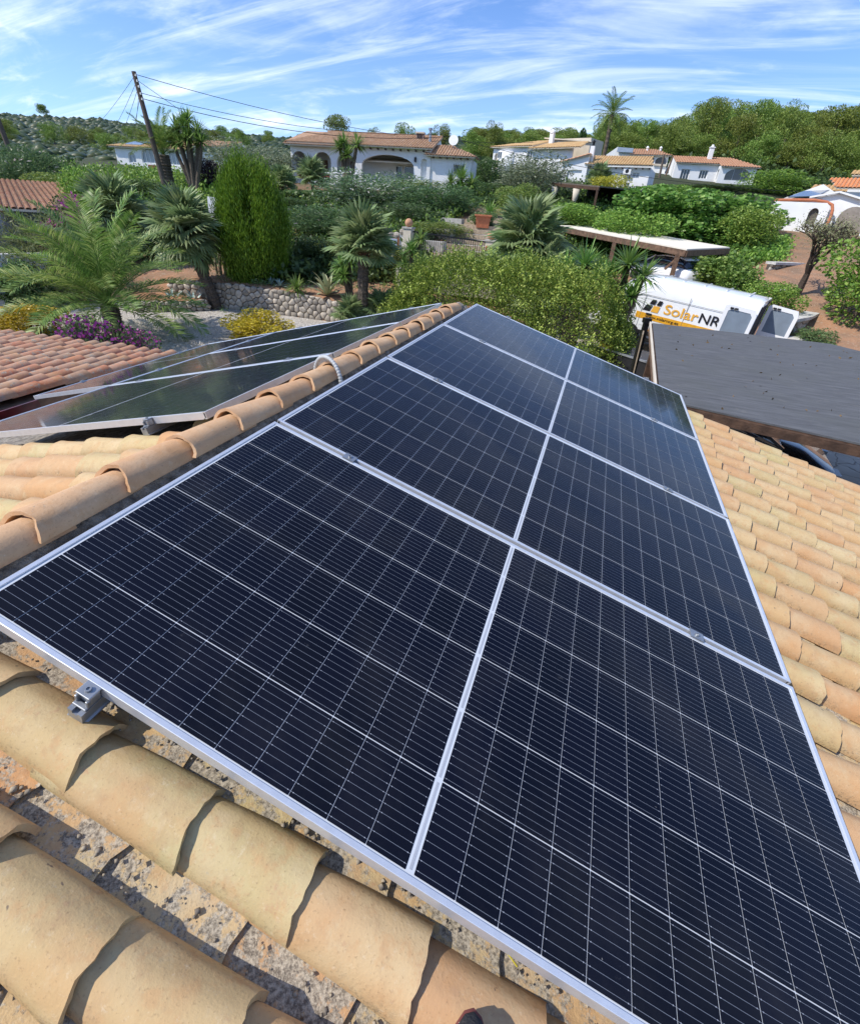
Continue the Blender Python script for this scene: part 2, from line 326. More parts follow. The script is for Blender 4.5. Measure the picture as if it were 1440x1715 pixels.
# ------------------------------------------------------------------ ground
_T = {-180: [(0, -3.5), (900, -3.5)], -90: [(0, -3.5), (26, -3.5), (60, -1), (150, 6), (300, 18), (520, 34), (900, 30)],
 -60: [(0, -3.5), (25.9, -3.5), (26.3, -2.6), (36, -2), (45, -.8), (60, .9), (90, 3.5), (160, 8.5), (300, 20), (520, 39), (700, 34), (900, 30)],
 -50: [(0, -3.5), (24.9, -3.5), (25.3, -2.4), (36, -1.4), (45, .2), (62, 2.4), (90, 4.5), (160, 10), (300, 24), (520, 46), (700, 40), (900, 35)],
 -40: [(0, -3.5), (22, -3.5), (22.35, -2.4), (26, -2.1), (30, -1.5), (45, 1.2), (55, 2.2), (90, 5.5), (160, 13), (300, 27), (450, 40.5), (700, 38), (900, 35)],
 -30: [(0, -3.5), (19.8, -3.5), (20.15, -2.65), (25, -2), (30, -1), (40, .9), (48, 2.3), (62, 3), (90, 6), (160, 14), (300, 28), (420, 37), (700, 37), (900, 35)],
 -20: [(0, -3.5), (18.3, -3.5), (19, -3), (24, -1.7), (30, -.2), (40, 1.2), (50, 2.4), (65, 3.5), (90, 7), (160, 17), (300, 34), (420, 42), (900, 35)],
 -10: [(0, -3.5), (18.5, -3.45), (20, -3.2), (25, -1.5), (31, .2), (36, 1), (45, 2), (58, 3.9), (80, 7), (110, 11), (160, 18), (300, 36), (420, 44), (900, 35)],
 0: [(0, -3.5), (21, -3.45), (25, -2.7), (32, -1.2), (42, 1.4), (55, 3.6), (70, 5.5), (85, 7.3), (110, 11), (140, 15), (170, 18), (300, 33), (900, 30)],
 8: [(0, -3.5), (22, -3.45), (25, -2.7), (32, -1.5), (42, .8), (55, 3), (75, 5.9), (100, 9.5), (140, 16), (170, 19), (300, 30), (900, 30)],
 15: [(0, -3.5), (20, -3.45), (23, -2.9), (26.5, -2.2), (27.3, -1.6), (31, -1), (33, -.5), (42, .9), (60, 3), (80, 5.5), (100, 8.5), (140, 16), (170, 19), (300, 30), (900, 30)],
 22: [(0, -3.5), (19, -3.45), (22, -2.9), (25, -2.4), (28, -1.6), (33, -.6), (42, .9), (60, 3), (100, 7.5), (140, 14), (170, 17), (300, 28), (900, 30)],
 35: [(0, -3.5), (19, -3.45), (22, -2.9), (25, -2.4), (28, -1.6), (33, -.6), (42, .9), (60, 3), (100, 7.5), (140, 12), (170, 14), (300, 20), (900, 20)],
 90: [(0, -3.5), (100, -3), (300, 0), (900, 0)], 180: [(0, -3.5), (900, -3.5)]}
_K = sorted(_T); EX, EY = 1.205, -.376
RW = lambda az: float(np.interp(az, [-90, -60, -50, -40, -30, -20, -10, 0, 8, 15, 22, 90], [26, 25.9, 24.9, 22, 19.8, 18.3, 18.5, 21, 22, 20, 19, 19]))
def zpol(az, r):
    az = max(-180, min(180, az)); i = max(k for k in range(len(_K)-1) if _K[k] <= az)
    a, b = _K[i], _K[i+1]; t = (az-a)/(b-a)
    k = max(0, min(1, (45-r)/20)); rw = RW(az)
    f = lambda c: float(np.interp(r+(RW(c)-rw)*k, [p[0] for p in _T[c]], [p[1] for p in _T[c]]))
    return (1-t)*f(a)+t*f(b)
def gz(x, y): return zpol(math.degrees(math.atan2(x-EX, y-EY)), math.hypot(x-EX, y-EY))
def pol(az, r): return (EX+r*math.sin(R(az)), EY+r*math.cos(R(az)))
def on(az, r): x, y = pol(az, r); return (x, y, zpol(az, r))
azs = [-180, -150, -120, -100, -90, -80] + [x*1.25 for x in range(-56, 33)] + [50, 65, 80, 100, 120, 150, 180]
V = []; rings = 0
for a in azs:
    rw = RW(a); rr = [.01, 6, 11, 15, rw-1.2, rw-.02, rw+.34, rw+.9, rw+2]+list(np.linspace(max(rw+3, 25), 62, 26))+list(np.geomspace(66, 900, 30))
    rings = len(rr)
    for r in rr:
        x, y = pol(a, r); n = 0 if r < 25 else min(1, (r-25)/60)*(.35*math.sin(x*.31+1)*math.sin(y*.27)+.2*math.sin(x*.11+y*.17))*(1+r/150)
        V.append((x, y, zpol(a, r)+n))
F = [(i*rings+j, (i+1)*rings+j, (i+1)*rings+j+1, i*rings+j+1) for i in range(len(azs)-1) for j in range(rings-1)]
m, nt_, b_, out_ = newmat('terrain_soil_and_scrub'); tcn = nt_.nodes.new('ShaderNodeTexCoord'); v_ = tcn.outputs['Object']
ls = nt_.nodes.new('ShaderNodeVectorMath'); ls.operation = 'LENGTH'; nt_.links.new(v_, ls.inputs[0])
far = mrange(nt_, ls.outputs['Value'], 30, 60)
soilc = mixc_(nt_, mrange(nt_, nnode(nt_, v_, 1.2, 7), .35, .65), (.40, .21, .115), (.25, .155, .095))
soilc = mixc_(nt_, mrange(nt_, nnode(nt_, v_, 9, 5), .55, .7, 0, .6), soilc, (.42, .34, .25))
scr = mixc_(nt_, mrange(nt_, nnode(nt_, v_, .12, 8, .7), .4, .6), (.030, .042, .012), (.050, .056, .020))
nt_.links.new(mixc_(nt_, far, soilc, scr), b_.inputs['Base Color']); b_.inputs['Roughness'].default_value = .95
bp_ = nt_.nodes.new('ShaderNodeBump'); bp_.inputs['Strength'].default_value = .8; bp_.inputs['Distance'].default_value = .06
nt_.links.new(nnode(nt_, v_, 12, 7, .7), bp_.inputs['Height']); nt_.links.new(bp_.outputs[0], b_.inputs['Normal'])
tag(ob('terrain', np_mesh('terrain', V, F, m, True)), kind='structure')
# gravel garden, one sheet a little above the soil
def gravel_mat():
    m, nt, b, out = newmat('pale_gravel'); tc = nt.nodes.new('ShaderNodeTexCoord'); v = tc.outputs['Object']
    vo = nt.nodes.new('ShaderNodeTexVoronoi'); vo.inputs['Scale'].default_value = 24; nt.links.new(v, vo.inputs['Vector'])
    sp = nt.nodes.new('ShaderNodeSeparateColor'); nt.links.new(vo.outputs['Color'], sp.inputs[0])
    c = cramp(nt, sp.outputs[0], [(0, (.22, .20, .18)), (.4, (.44, .40, .35)), (.75, (.56, .52, .46)), (1, (.70, .67, .62))])
    c = mixc_(nt, mrange(nt, nnode(nt, v, .8, 5), .4, .65, 0, .35), c, (.36, .31, .25))
    nt.links.new(c, b.inputs['Base Color']); b.inputs['Roughness'].default_value = .95
    bp = nt.nodes.new('ShaderNodeBump'); bp.inputs['Strength'].default_value = 1; bp.inputs['Distance'].default_value = .03; bp.invert = True
    nt.links.new(vo.outputs['Distance'], bp.inputs['Height']); nt.links.new(bp.outputs[0], b.inputs['Normal']); return m
M_gravel = gravel_mat()
V = []; F = []; A = [x*2 for x in range(-45, -11)]
for a in A:
    for r in (5, 10, 14, 17, RW(a)-.06): V.append((*pol(a, r), -3.485))
F = [(i*5+j, (i+1)*5+j, (i+1)*5+j+1, i*5+j+1) for i in range(len(A)-1) for j in range(4)]
tag(ob('gravel_ground', np_mesh('gravel_ground', V, F, M_gravel)), kind='structure')
# paved drive on the right
def paving_mat():
    m, nt, b, out = newmat('crazy_paving'); tc = nt.nodes.new('ShaderNodeTexCoord'); v = tc.outputs['Object']
    vo = nt.nodes.new('ShaderNodeTexVoronoi'); vo.feature = 'DISTANCE_TO_EDGE'; vo.inputs['Scale'].default_value = 2.1
    wv = nt.nodes.new('ShaderNodeVectorMath'); wv.operation = 'ADD'; nn = nt.nodes.new('ShaderNodeTexNoise'); nn.inputs['Scale'].default_value = 3
    sc = nt.nodes.new('ShaderNodeVectorMath'); sc.operation = 'SCALE'; sc.inputs['Scale'].default_value = .25
    nt.links.new(v, nn.inputs['Vector']); nt.links.new(nn.outputs['Color'], sc.inputs[0]); nt.links.new(v, wv.inputs[0]); nt.links.new(sc.outputs[0], wv.inputs[1]); nt.links.new(wv.outputs[0], vo.inputs['Vector'])
    c = mixc_(nt, mrange(nt, nnode(nt, v, 2, 6), .35, .65), (.52, .46, .37), (.44, .38, .30))
    c = mixc_(nt, mrange(nt, vo.outputs['Distance'], .012, .03, .8, 0), c, (.20, .17, .14))
    nt.links.new(c, b.inputs['Base Color']); b.inputs['Roughness'].default_value = .9
    bp = nt.nodes.new('ShaderNodeBump'); bp.inputs['Strength'].default_value = .6; bp.inputs['Distance'].default_value = .02
    nt.links.new(mrange(nt, vo.outputs['Distance'], 0, .04), bp.inputs['Height']); nt.links.new(bp.outputs[0], b.inputs['Normal']); return m
M_pave = paving_mat()
pv = [pol(a, r) for a, r in ((-24, 6), (-12, 17.5), (-4, 20.3), (3, 21.5), (9, 21.5), (13, 19.8), (19, 18.6), (34, 18.6), (60, 10), (60, 5))]
tag(MB().prism([(x, y, 0) for x, y in pv], (0, 0, -3.6), (0, 0, -3.42)).build('paved_drive', M_pave), kind='structure')

# ------------------------------------------------------------------ the roof we stand on
TH = R(16); ct, st_ = math.cos(TH), math.sin(TH)
def RP(u, v, w=0): return Vector((u*ct+w*st_, v, -u*st_+w*ct))          # right slope, origin at the array's upper near corner
AX, AN = Vector((ct, 0, -st_)), Vector((st_, 0, ct))
PL = R(15.47); cl_, sl_ = math.cos(PL), math.sin(PL)
LX, LN = Vector((-cl_, 0, -sl_)), Vector((-sl_, 0, cl_))
def LP(u, v, w=0): return Vector((0, v, .074))+LX*u+LN*w
YP, YM = Vector((0, 1, 0)), Vector((0, -1, 0))
def tile_mesh(name, m_, seed, n=14, m=6, Ln=.37, r0=.066, r1=.083, h=.9, th=.013, rise=.018, inv=False, rough=1.):
    rd = random.Random(seed); ph = [rd.uniform(0, 6.28) for _ in range(8)]; k = rough
    def pt(i, j, dr=0, dx=0):
        t = i/m; a = math.pi*j/n; r = r0+(r1-r0)*t+dr
        r += k*(.0022*math.sin(3*a+ph[0]+2*t)+.0018*math.sin(5*t+ph[1]+a)+.0008*math.sin(9*a+ph[5]))
        x = Ln*t+dx
        if i == m: x += k*(.003*math.sin(2*a+ph[2])+.0022*math.sin(5*a+ph[3])+.0014*math.sin(11*a+ph[4])+rd.uniform(-.0014, .0014))-(0 if inv else .020*math.sin(a))
        z = h*r*math.sin(a)
        return (x, r*math.cos(a)+.003*k*math.sin(2*t+ph[6]), (-z if inv else z)+rise*t)
    V = [pt(i, j) for i in range(m+1) for j in range(n+1)]; F = []; w_ = n+1
    for i in range(m):
        for j in range(n): F.append((i*w_+j, (i+1)*w_+j, (i+1)*w_+j+1, i*w_+j+1))
    o = len(V)
    d = -th if not inv else th
    V += [pt(m, j, d) for j in range(n+1)]+[pt(m-1, j, d) for j in range(n+1)]
    for j in range(n):
        F.append((m*w_+j, o+j, o+j+1, m*w_+j+1)); F.append((o+j, o+w_+j, o+w_+j+1, o+j+1))
    for j in (0, n):                                                     # long edges
        for i in range(m):
            p = len(V); a, b = V[i*w_+j], V[(i+1)*w_+j]; s = -1 if j == 0 else 1; q = th*s*(-1 if inv else 1)
            V += [a, b, (b[0], b[1]+q, b[2]), (a[0], a[1]+q, a[2])]; F.append((p, p+1, p+2, p+3))
    me = np_mesh(name, V, np.array(F), m_, True)
    bm = bmesh.new(); bm.from_mesh(me); bmesh.ops.remove_doubles(bm, verts=bm.verts, dist=1e-5); bmesh.ops.recalc_face_normals(bm, faces=bm.faces)
    for e in bm.edges:
        if len(e.link_faces) == 2 and e.calc_face_angle(0) > .7: e.smooth = False
    bm.to_mesh(me); bm.free(); return me
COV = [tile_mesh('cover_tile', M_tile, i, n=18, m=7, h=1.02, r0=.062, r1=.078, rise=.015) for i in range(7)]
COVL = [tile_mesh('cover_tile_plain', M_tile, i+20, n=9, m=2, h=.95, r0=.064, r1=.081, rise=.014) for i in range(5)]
CHA = [tile_mesh('channel_tile', M_chan, i+40, n=8, m=3, r0=.084, r1=.076, h=.34, inv=True, th=.016, rise=.014, rough=1.6) for i in range(4)]
house = thing('tiled_house', 'house with buff barrel tile roof carrying the solar panels in the foreground', 'house')
def jit(M, a=.02, b=.004):
    return M @ Matrix.Translation((random.uniform(-b, b)*2, random.uniform(-b, b), random.uniform(-b, b)*.6)) @ Matrix.Rotation(random.uniform(-a, a), 4, 'Z') @ Matrix.Rotation(random.uniform(-a, a)*.5, 4, 'X')
slopeR = MB().prism([RP(-.15, -3, -.205), RP(5, -3, -.205), RP(5, 4.56, -.205), RP(-.15, 4.56, -.205)], -AN*.06, AN*0).build('roof_slope', M_mortar, house)
slopeL = MB().prism([LP(.1, -3, -.205), LP(3.8, -3, -.205), LP(3.8, 4.56, -.205), LP(.1, 4.56, -.205)], -LN*.06, LN*0).build('roof_slope', M_mortar, house)
PV, EXP = .2065, .2585
def lay(slope, P, X, Yd, Nn, u, v, k, hi):
    lo = -.06 if P is RP else .16; f = min(1, (u-lo)/.37)
    if f < .3: return
    M = frame(P(u-.37*f, v, -.152), X, Yd, Nn) @ Matrix.Diagonal((f, 1, 1, 1))
    ob('roof_tile', (COV[k % 7] if hi else COVL[k % 5]), slope, jit(M))
def layc(slope, P, X, Yd, Nn, u, v, k, wz=-.140):
    if u-.37 < (-.1 if P is RP else .1): return
    ob('channel_tile', CHA[k % 4], slope, jit(frame(P(u-.37, v, wz), X, Yd, Nn), .012, .003))
for j in range(-4, 23):
    v = -.076+PV*j; ph = .205 + random.uniform(-.018, .018)*(0 if j in (0, -1) else 1)
    for i in range(0, 19):
        u = ph+EXP*i; near = j <= 1
        if u > 2.75+.34*max(v, 0)+.5: continue
        if not near and u < 2.15: continue
        k = random.randrange(99)
        lay(slopeR, RP, AX, YP, AN, u, v, k, near or (j < 9)); layc(slopeR, RP, AX, YP, AN, u-.10+random.uniform(-.02, .02), v+PV/2, k, -.100 if j == 0 else -.136)
for j in range(-4, 23):
    v = .02+PV*j; ph = .34+random.uniform(-.03, .03)
    for i in range(0, 15):
        u = ph+.28*i
        if v > 1.25 and i > 1: continue
        if u > 2.3 and not (.15 < v < 1.3): continue
        if u > 3.9: continue
        k = random.randrange(99)
        lay(slopeL, LP, LX, YM, LN, u, v, k, True); layc(slopeL, LP, LX, YM, LN, u-.10, v+PV/2, k)
RID = [tile_mesh('ridge_tile', M_ridge, i+60, n=14, m=5, Ln=.36, r0=.064, r1=.080, h=.88, th=.014, rise=.018) for i in range(5)]
for k in range(-6, 14):
    y = .475+.2655*k
    ob('ridge_tile', RID[k % 5], house, jit(frame((-.135, y+.36, -.020), YM, Vector((1, 0, 0)), Vector((0, 0, 1))), .015, .003))
# rough mortar bedding either side of the ridge tiles
def rough_strip(name, f, ny, nx, amp, m_, parent, seed=0):
    rg = np.random.default_rng(seed); V = []; nz = rg.normal(0, 1, (ny+1, nx+1))
    for i in range(ny+1):
        for j in range(nx+1):
            p, n = f(i/ny, j/nx); V.append(tuple(Vector(p)+Vector(n)*float(nz[i, j])*amp))
    F = [(i*(nx+1)+j, (i+1)*(nx+1)+j, (i+1)*(nx+1)+j+1, i*(nx+1)+j+1) for i in range(ny) for j in range(nx)]
    return ob(name, np_mesh(name, V, F, m_, True), parent)
rough_strip('ridge_mortar', lambda a, b: (RP(-.085+.28*b, -1.2+5.7*a, -.032-.17*b), AN), 260, 8, .005, M_mortar, house, 1)
rough_strip('ridge_mortar', lambda a, b: (LP(.20+.16*b, -1.2+5.7*a, -.07-.09*b), LN), 200, 4, .006, M_mortar, house, 2)
rough_strip('ridge_bedding', lambda a, b: (Vector((-.135+.060*math.cos(math.pi*b), -.9+5.3*a, -.03+.055*math.sin(math.pi*b))), Vector((0, 0, 1))), 120, 8, .003, M_mortar, house, 3)
# loose grit and mortar crumbs lying in the channels
gv, gf = [], []; rg_ = np.random.default_rng(77)
for j in range(-3, 3):
    for i in range(330 if j < 1 else 120):
        u = rg_.uniform(0, 2.9); v = -.076+PV*(j+.5)+rg_.normal(0, .016); s_ = abs(rg_.normal(0, .0035))+.0012; p = RP(u, v, (-.118 if j == 0 else -.152)+s_*.5+abs(v-(-.076+PV*(j+.5)))*.3)
        o_ = len(gv); gv += [tuple(p+Vector(tuple(d_))*s_) for d_ in (np.array([(1, 0, 0), (-1, 0, 0), (0, 1, 0), (0, -1, 0), (0, 0, .8), (0, 0, -.8)])*rg_.uniform(.6, 1.3, (6, 1)))]
        gf += [(o_+a, o_+b, o_+c) for a, b, c in ((0, 2, 4), (2, 1, 4), (1, 3, 4), (3, 0, 4), (2, 0, 5), (1, 2, 5), (3, 1, 5), (0, 3, 5))]
tag(ob('channel_grit', np_mesh('channel_grit', gv, gf, mat('grit', (.42, .36, .27), .95, .3, 60, col2=(.16, .14, .12))), slopeR), kind='stuff')
# walls and gable below the roof
gb = MB().prism([(-3.5, 4.42, -3.5), (4.7, 4.42, -3.5), (4.7, 4.42, -1.62), (-.14, 4.42, -.2), (-3.5, 4.42, -1.12)], (0, 0, 0), (0, -.25, 0))
gb.box((4.58, .6, -2.55), (.25, 7.4, 1.8)); gb.box((-3.4, .6, -2.4), (.25, 7.4, 2.2)); gb.build('wall', M_white, house)

# ------------------------------------------------------------------ solar panels
def cell_mat():
    m, nt, b, out = newmat('solar_cell'); l = nt.links; tc = nt.nodes.new('ShaderNodeTexCoord'); sp = nt.nodes.new('ShaderNodeSeparateXYZ'); l.new(tc.outputs['Object'], sp.inputs[0])
    def ma(op, a, b=None):
        n = nt.nodes.new('ShaderNodeMath'); n.operation = op
        for i, v in enumerate((a, b)):
            if v is None: continue
            if isinstance(v, (int, float)): n.inputs[i].default_value = v
            else: l.new(v, n.inputs[i])
        return n.outputs[0]
    x, y = sp.outputs[0], sp.outputs[1]; pit = .1815/10
    fy = ma('ABSOLUTE', ma('SUBTRACT', ma('FRACT', ma('ADD', ma('DIVIDE', y, pit), 100.)), .5))       # 0 on a wire
    wire = ma('LESS_THAN', fy, .020)
    ax = ma('ABSOLUTE', x)
    dx = ma('ABSOLUTE', ma('SUBTRACT', ax, .0395)); dot = ma('LESS_THAN', ma('ADD', ma('POWER', ma('DIVIDE', dx, .0013), 2.), ma('POWER', ma('DIVIDE', ma('MULTIPLY', fy, pit), .0010), 2.)), 1.)
    oi = nt.nodes.new('ShaderNodeObjectInfo')
    base = cramp(nt, oi.outputs['Random'], [(0, (.0014, .0019, .0060)), (.5, (.0017, .0023, .0078)), (1, (.0022, .0028, .0095))])
    ge = nt.nodes.new('ShaderNodeNewGeometry'); gp = ge.outputs['Position']
    dust = mrange(nt, nnode(nt, gp, 2.2, 9, .72), .50, .78, 0, .030)
    c = mixc_(nt, dust, base, (.42, .40, .37))
    c = mixc_(nt, mrange(nt, nnode(nt, gp, 75, 2), .795, .82, 0, .35), c, (.5, .49, .46))
    c = mixc_(nt, ma('MULTIPLY', mrange(nt, nnode(nt, gp, 9, 10, .8), .64, .72), .10), c, (.5, .5, .5))
    c = mixc_(nt, ma('MULTIPLY', wire, .8), c, (.24, .265, .31)); c = mixc_(nt, dot, c, (.33, .35, .39))
    l.new(c, b.inputs['Base Color']); b.inputs['Roughness'].default_value = .5; b.inputs['Specular IOR Level'].default_value = .12
    b.inputs['Coat Weight'].default_value = 1; l.new(mrange(nt, nnode(nt, gp, 3, 8, .7), .35, .7, .03, .13), b.inputs['Coat Roughness']); b.inputs['Coat IOR'].default_value = 1.22
    return m
M_cell = cell_mat()
PLn, PW, GAP = 2.278, 1.134, .02; CPU, CPV = .0924, .1838
def frame_bar(mb, a, b, inward):
    """aluminium profile from a to b; its lip reaches inward"""
    a, b, i = Vector(a), Vector(b), Vector(inward); z = Vector((0, 0, 1))
    mb.prism([a, a-z*.035, a-z*.035+i*.022, a-z*.0315+i*.022, a-z*.0315+i*.004, a-z*.005+i*.004, a-z*.0035+i*.0125, a+i*.0115, a+z*.0006+i*.001], (0, 0, 0), b-a)
fm = MB(); e = .0004
frame_bar(fm, (0, 0, 0), (0, PW, 0), (1, 0, 0)); frame_bar(fm, (PLn, 0, 0), (PLn, PW, 0), (-1, 0, 0))
frame_bar(fm, (.0127, 0, -e), (PLn-.0127, 0, -e), (0, 1, 0)); frame_bar(fm, (.0127, PW, -e), (PLn-.0127, PW, -e), (0, -1, 0))
FRAME = fm.mesh('module_frame', M_alu)
BACK = MB().box((PLn/2, PW/2, -.0058), (PLn-.012, PW-.012, .004)).mesh('backsheet', M_back)
ch = .0012; hx, hy = .0912/2, .1815/2
CELL = MB().quad((-hx+ch, -hy, 0), (hx-ch, -hy, 0), (hx, -hy+ch, 0), (hx, hy-ch, 0), (hx-ch, hy, 0), (-hx+ch, hy, 0), (-hx, hy-ch, 0), (-hx, -hy+ch, 0)).mesh('solar_cell', M_cell)
mu = (PLn-24*CPU-.018)/2; mv = (PW-6*CPV)/2
rb = MB()
for r in range(6): rb.box((PLn/2, mv+CPV*(r+.5), -.0035), (.006, CPV-.012, .0006))
RIB = rb.mesh('centre_ribbon', M_rib)
cm = MB().box((0, 0, .0035), (.052, .040, .004)).box((0, 0, -.016), (.05, .014, .034)); CLM = cm.mesh('mid_clamp', M_rail)
BOLT = MB().lathe([(.0075, .0055), (.0075, .012), (.0045, .012), (.0045, .008)], n=12).mesh('bolt', M_rail)
def module(label, M, clamps=()):
    t = thing('solar_panel', label, 'solar panel', M, 'solar panels mounted on the tiled roof')
    ob('module_frame', FRAME, t); ob('backsheet', BACK, t); ob('centre_ribbon', RIB, t)
    for i in range(24):
        for j in range(6):
            ob('solar_cell', CELL, t, Matrix.Translation((mu+CPU*(i+.5)+(.018 if i >= 12 else 0), mv+CPV*(j+.5), -.0032)))
    for x, y in clamps:
        c = ob('mid_clamp', CLM, t, Matrix.Translation((x, y, 0))); ob('bolt', BOLT, c)
    return t
nm = ['nearest big solar panel, cut off by the bottom right corner of the photo', 'second solar panel up from the bottom right corner, along the terracotta ridge', 'third solar panel of the main row, next to the furthest one', 'bluish furthest solar panel of the main row, in front of the green hedge']
for k in range(4):
    module(nm[k], frame(RP(0, k*(PW+GAP)), AX, YP, AN), [(.37, PW+GAP/2), (1.905, PW+GAP/2)])
nl = ['left slope solar panel with its end clamp over the buff tiles', 'middle solar panel beyond the ridge on the left slope', 'furthest solar panel beyond the ridge, pointing at the hedge']
for k in range(3):
    module(nl[k], frame(LP(.399, 1.136+(k+1)*PW+k*GAP), LX, YM, LN), [(.37, -GAP/2), (1.905, -GAP/2)])
module('sideways solar panel below the others, above the red tiled annex', frame(LP(.399+PLn+GAP, 1.136+PW+GAP), Vector((0, 1, 0)), LX, LN), [(.5, -GAP/2), (1.78, -GAP/2), (.5, PW+GAP/2), (1.78, PW+GAP/2)])
def rail(label, P, X, Yd, Nn, u, v0, v1, s):
    t = thing('mounting_rail', label, 'rail', frame(P(u, v0, -.0355), Yd*s, X*s, Nn), 'aluminium rails under the panels')
    l = abs(v1-v0); p = MB()
    p.prism([(0, -.019, 0), (0, -.019, -.032), (0, -.024, -.034), (0, -.024, -.038), (0, .024, -.038), (0, .024, -.034), (0, .019, -.032), (0, .019, 0), (0, .007, 0), (0, .007, -.010), (0, -.007, -.010), (0, -.007, 0)], (0, 0, 0), (l, 0, 0))
    p.build('rail_profile', M_rail, t)
    return t
def end_clamp(t, at):
    c = MB(); x = at
    c.box((x-.017, 0, .0185), (.026, .042, .034)); c.box((x-.013, 0, .0385), (.044, .044, .005))
    c.box((x-.034, -.017, .016), (.012, .008, .03)); c.box((x-.034, .017, .016), (.012, .008, .03)); c.box((x-.040, 0, .004), (.014, .042, .006))
    o = c.build('end_clamp', M_rail, t, bevel=.0025, M=Matrix.Translation((at, 0, 0)) @ Matrix.Scale(.86, 4) @ Matrix.Translation((-at, 0, 0)))
    ob('bolt', BOLT, o, Matrix.Translation((x-.018, 0, .036)))
rails = [rail('aluminium rail end with clamp sticking out beside the near buff tiles', RP, AX, YP, AN, .37, -.05, 4.64, 1),
         rail('aluminium rail under the lower half of the main panels', RP, AX, YP, AN, 1.905, -.03, 4.64, 1),
         rail('aluminium rail end sticking out under the left slope panel', LP, LX, YP, LN, .769, 1.08, 4.58, 1)]
for t, b in ((rails[0], 1), (rails[1], 0), (rails[2], 1)):
    end_clamp(t, .05 if t is not rails[2] else .056)
# corrugated cable conduit looped over the ridge
pts = []; rad = []
for i in range(121):
    a = math.pi*(-.12+1.25*i/120); pts.append((-.135+.112*math.cos(a), 1.80-.05*math.cos(a), -.03+.125*math.sin(a))); rad.append(.0112+.0018*math.sin(i*1.57))
tag(MB().tube(pts, rad, 8).build('cable_conduit', mat('grey_conduit_plastic', (.50, .51, .50), .5), None, True), 'white corrugated cable conduit looped over the terracotta ridge', 'conduit')
# toe of the shoe on the near tile
def shoe():
    o = RP(1.335, -.135, -.052); t = thing('shoe', 'dark grey shoe toe with reddish sole on the tile at the bottom edge', 'shoe', frame(o, Vector((-.1, .99, .02)).normalized(), Vector((-.99, -.1, 0)).normalized(), Vector((0, 0, 1))))
    def hull(prof, zs): 
        V = []; n = 20
        for (sc, z, back) in zs:
            for k in range(n):
                a = 2*math.pi*k/n; x = math.cos(a); y = math.sin(a)
                V.append((-.10+(.14 if x > 0 else .16)*x*sc+back, .045*y*sc*(1.05 if x > 0 else .85), z))
        F = [(i*n+k, i*n+(k+1) % n, (i+1)*n+(k+1) % n, (i+1)*n+k) for i in range(len(zs)-1) for k in range(n)]
        m = MB(); m.add(V, F+[tuple(reversed(range(n))), tuple(range((len(zs)-1)*n, len(zs)*n))]); return m
    hull(None, [(1, 0, 0), (1.04, .008, 0), (1.02, .022, 0)]).build('sole', mat('red_brown_sole', (.20, .06, .05), .7), t, True)
    hull(None, [(.99, .022, 0), (.96, .04, 0), (.84, .06, -.004), (.62, .078, -.02), (.42, .10, -.06), (.4, .13, -.07)]).build('upper', mat('grey_shoe_mesh', (.045, .045, .05), .9, .2, 60, bump=.5, bscale=200), t, True)
shoe()
tag(MB().tube([RP(1.36, .024, -.105), RP(1.395, .022, -.098), RP(1.42, .012, -.10)], .0015, 5).build('cable_tie', mat('yellow_plastic', (.62, .52, .04), .5)), 'yellow plastic tie lying in the tile channel beside the near panel', 'cable tie')

# ------------------------------------------------------------------ plants: builders
def leaf_mesh(name, P, Nrm, lw, ll, m, seed=0, up=.3, spread=.8, hang=0.):
    """one diamond leaf per point; P (n,3) positions, Nrm (n,3) outward directions"""
    rg = np.random.default_rng(seed); n = len(P)
    d = Nrm + rg.normal(0, spread, (n, 3)); d[:, 2] += up-hang; d /= np.linalg.norm(d, axis=1)[:, None]+1e-9
    r = rg.normal(0, 1, (n, 3)); s = np.cross(d, r); s /= np.linalg.norm(s, axis=1)[:, None]+1e-9
    k = rg.uniform(.65, 1.3, (n, 1)); b = np.cross(s, d)*rg.uniform(-.25, .25, (n, 1))
    A = P - d*ll*k*.5; B = P + s*lw*k*.5 + b*ll; Cc = P + d*ll*k*.5; D = P - s*lw*k*.5 + b*ll
    V = np.stack([A, B, Cc, D], 1).reshape(-1, 3); F = np.arange(4*n).reshape(-1, 4)
    return np_mesh(name, V, F, m)
def lump_points(lumps, n, seed, inner=.25, zmin=None):
    """points on and in overlapping ellipsoids: (centre, radii)"""
    rg = np.random.default_rng(seed); L_ = [(np.array(c), np.array(r)) for c, r in lumps]
    a = np.array([(r[0]*r[1]+r[1]*r[2]+r[0]*r[2]) for c, r in L_]); a = a/a.sum()
    P, Q = [], []
    for (c, r), f in zip(L_, a):
        k = int(n*f)+1; d = rg.normal(0, 1, (k, 3)); d /= np.linalg.norm(d, axis=1)[:, None]
        rad = np.where(rg.random(k) < inner, rg.uniform(.35, .85, k), rg.uniform(.85, 1.06, k))[:, None]
        P.append(c+d*r*rad); Q.append(d)
    P = np.concatenate(P); Q = np.concatenate(Q)
    if zmin is not None: q = P[:, 2] > zmin; P, Q = P[q], Q[q]
    return P, Q
def unit_shrub(name, kind, n, lw, ll, seed, nl=16, flat=.0, spread=.9, up=.3, lr=(.16, .30)):
    rg = random.Random(seed); lumps = [((0, 0, .45), (.36, .36, .42))]
    for i in range(nl):
        a = rg.uniform(0, 6.28); z = rg.uniform(.12, .84); rr = (1-abs(z-.45)**2*1.6)*.36*rg.uniform(.6, 1.05); q = rg.uniform(*lr)
        lumps.append(((rr*math.cos(a), rr*math.sin(a), z), (q, q, q*.8)))
    P, Q = lump_points(lumps, n, seed, zmin=.0)
    return leaf_mesh(name, P, Q, lw, ll, LM[kind], seed, up, spread)
PROTO = {}
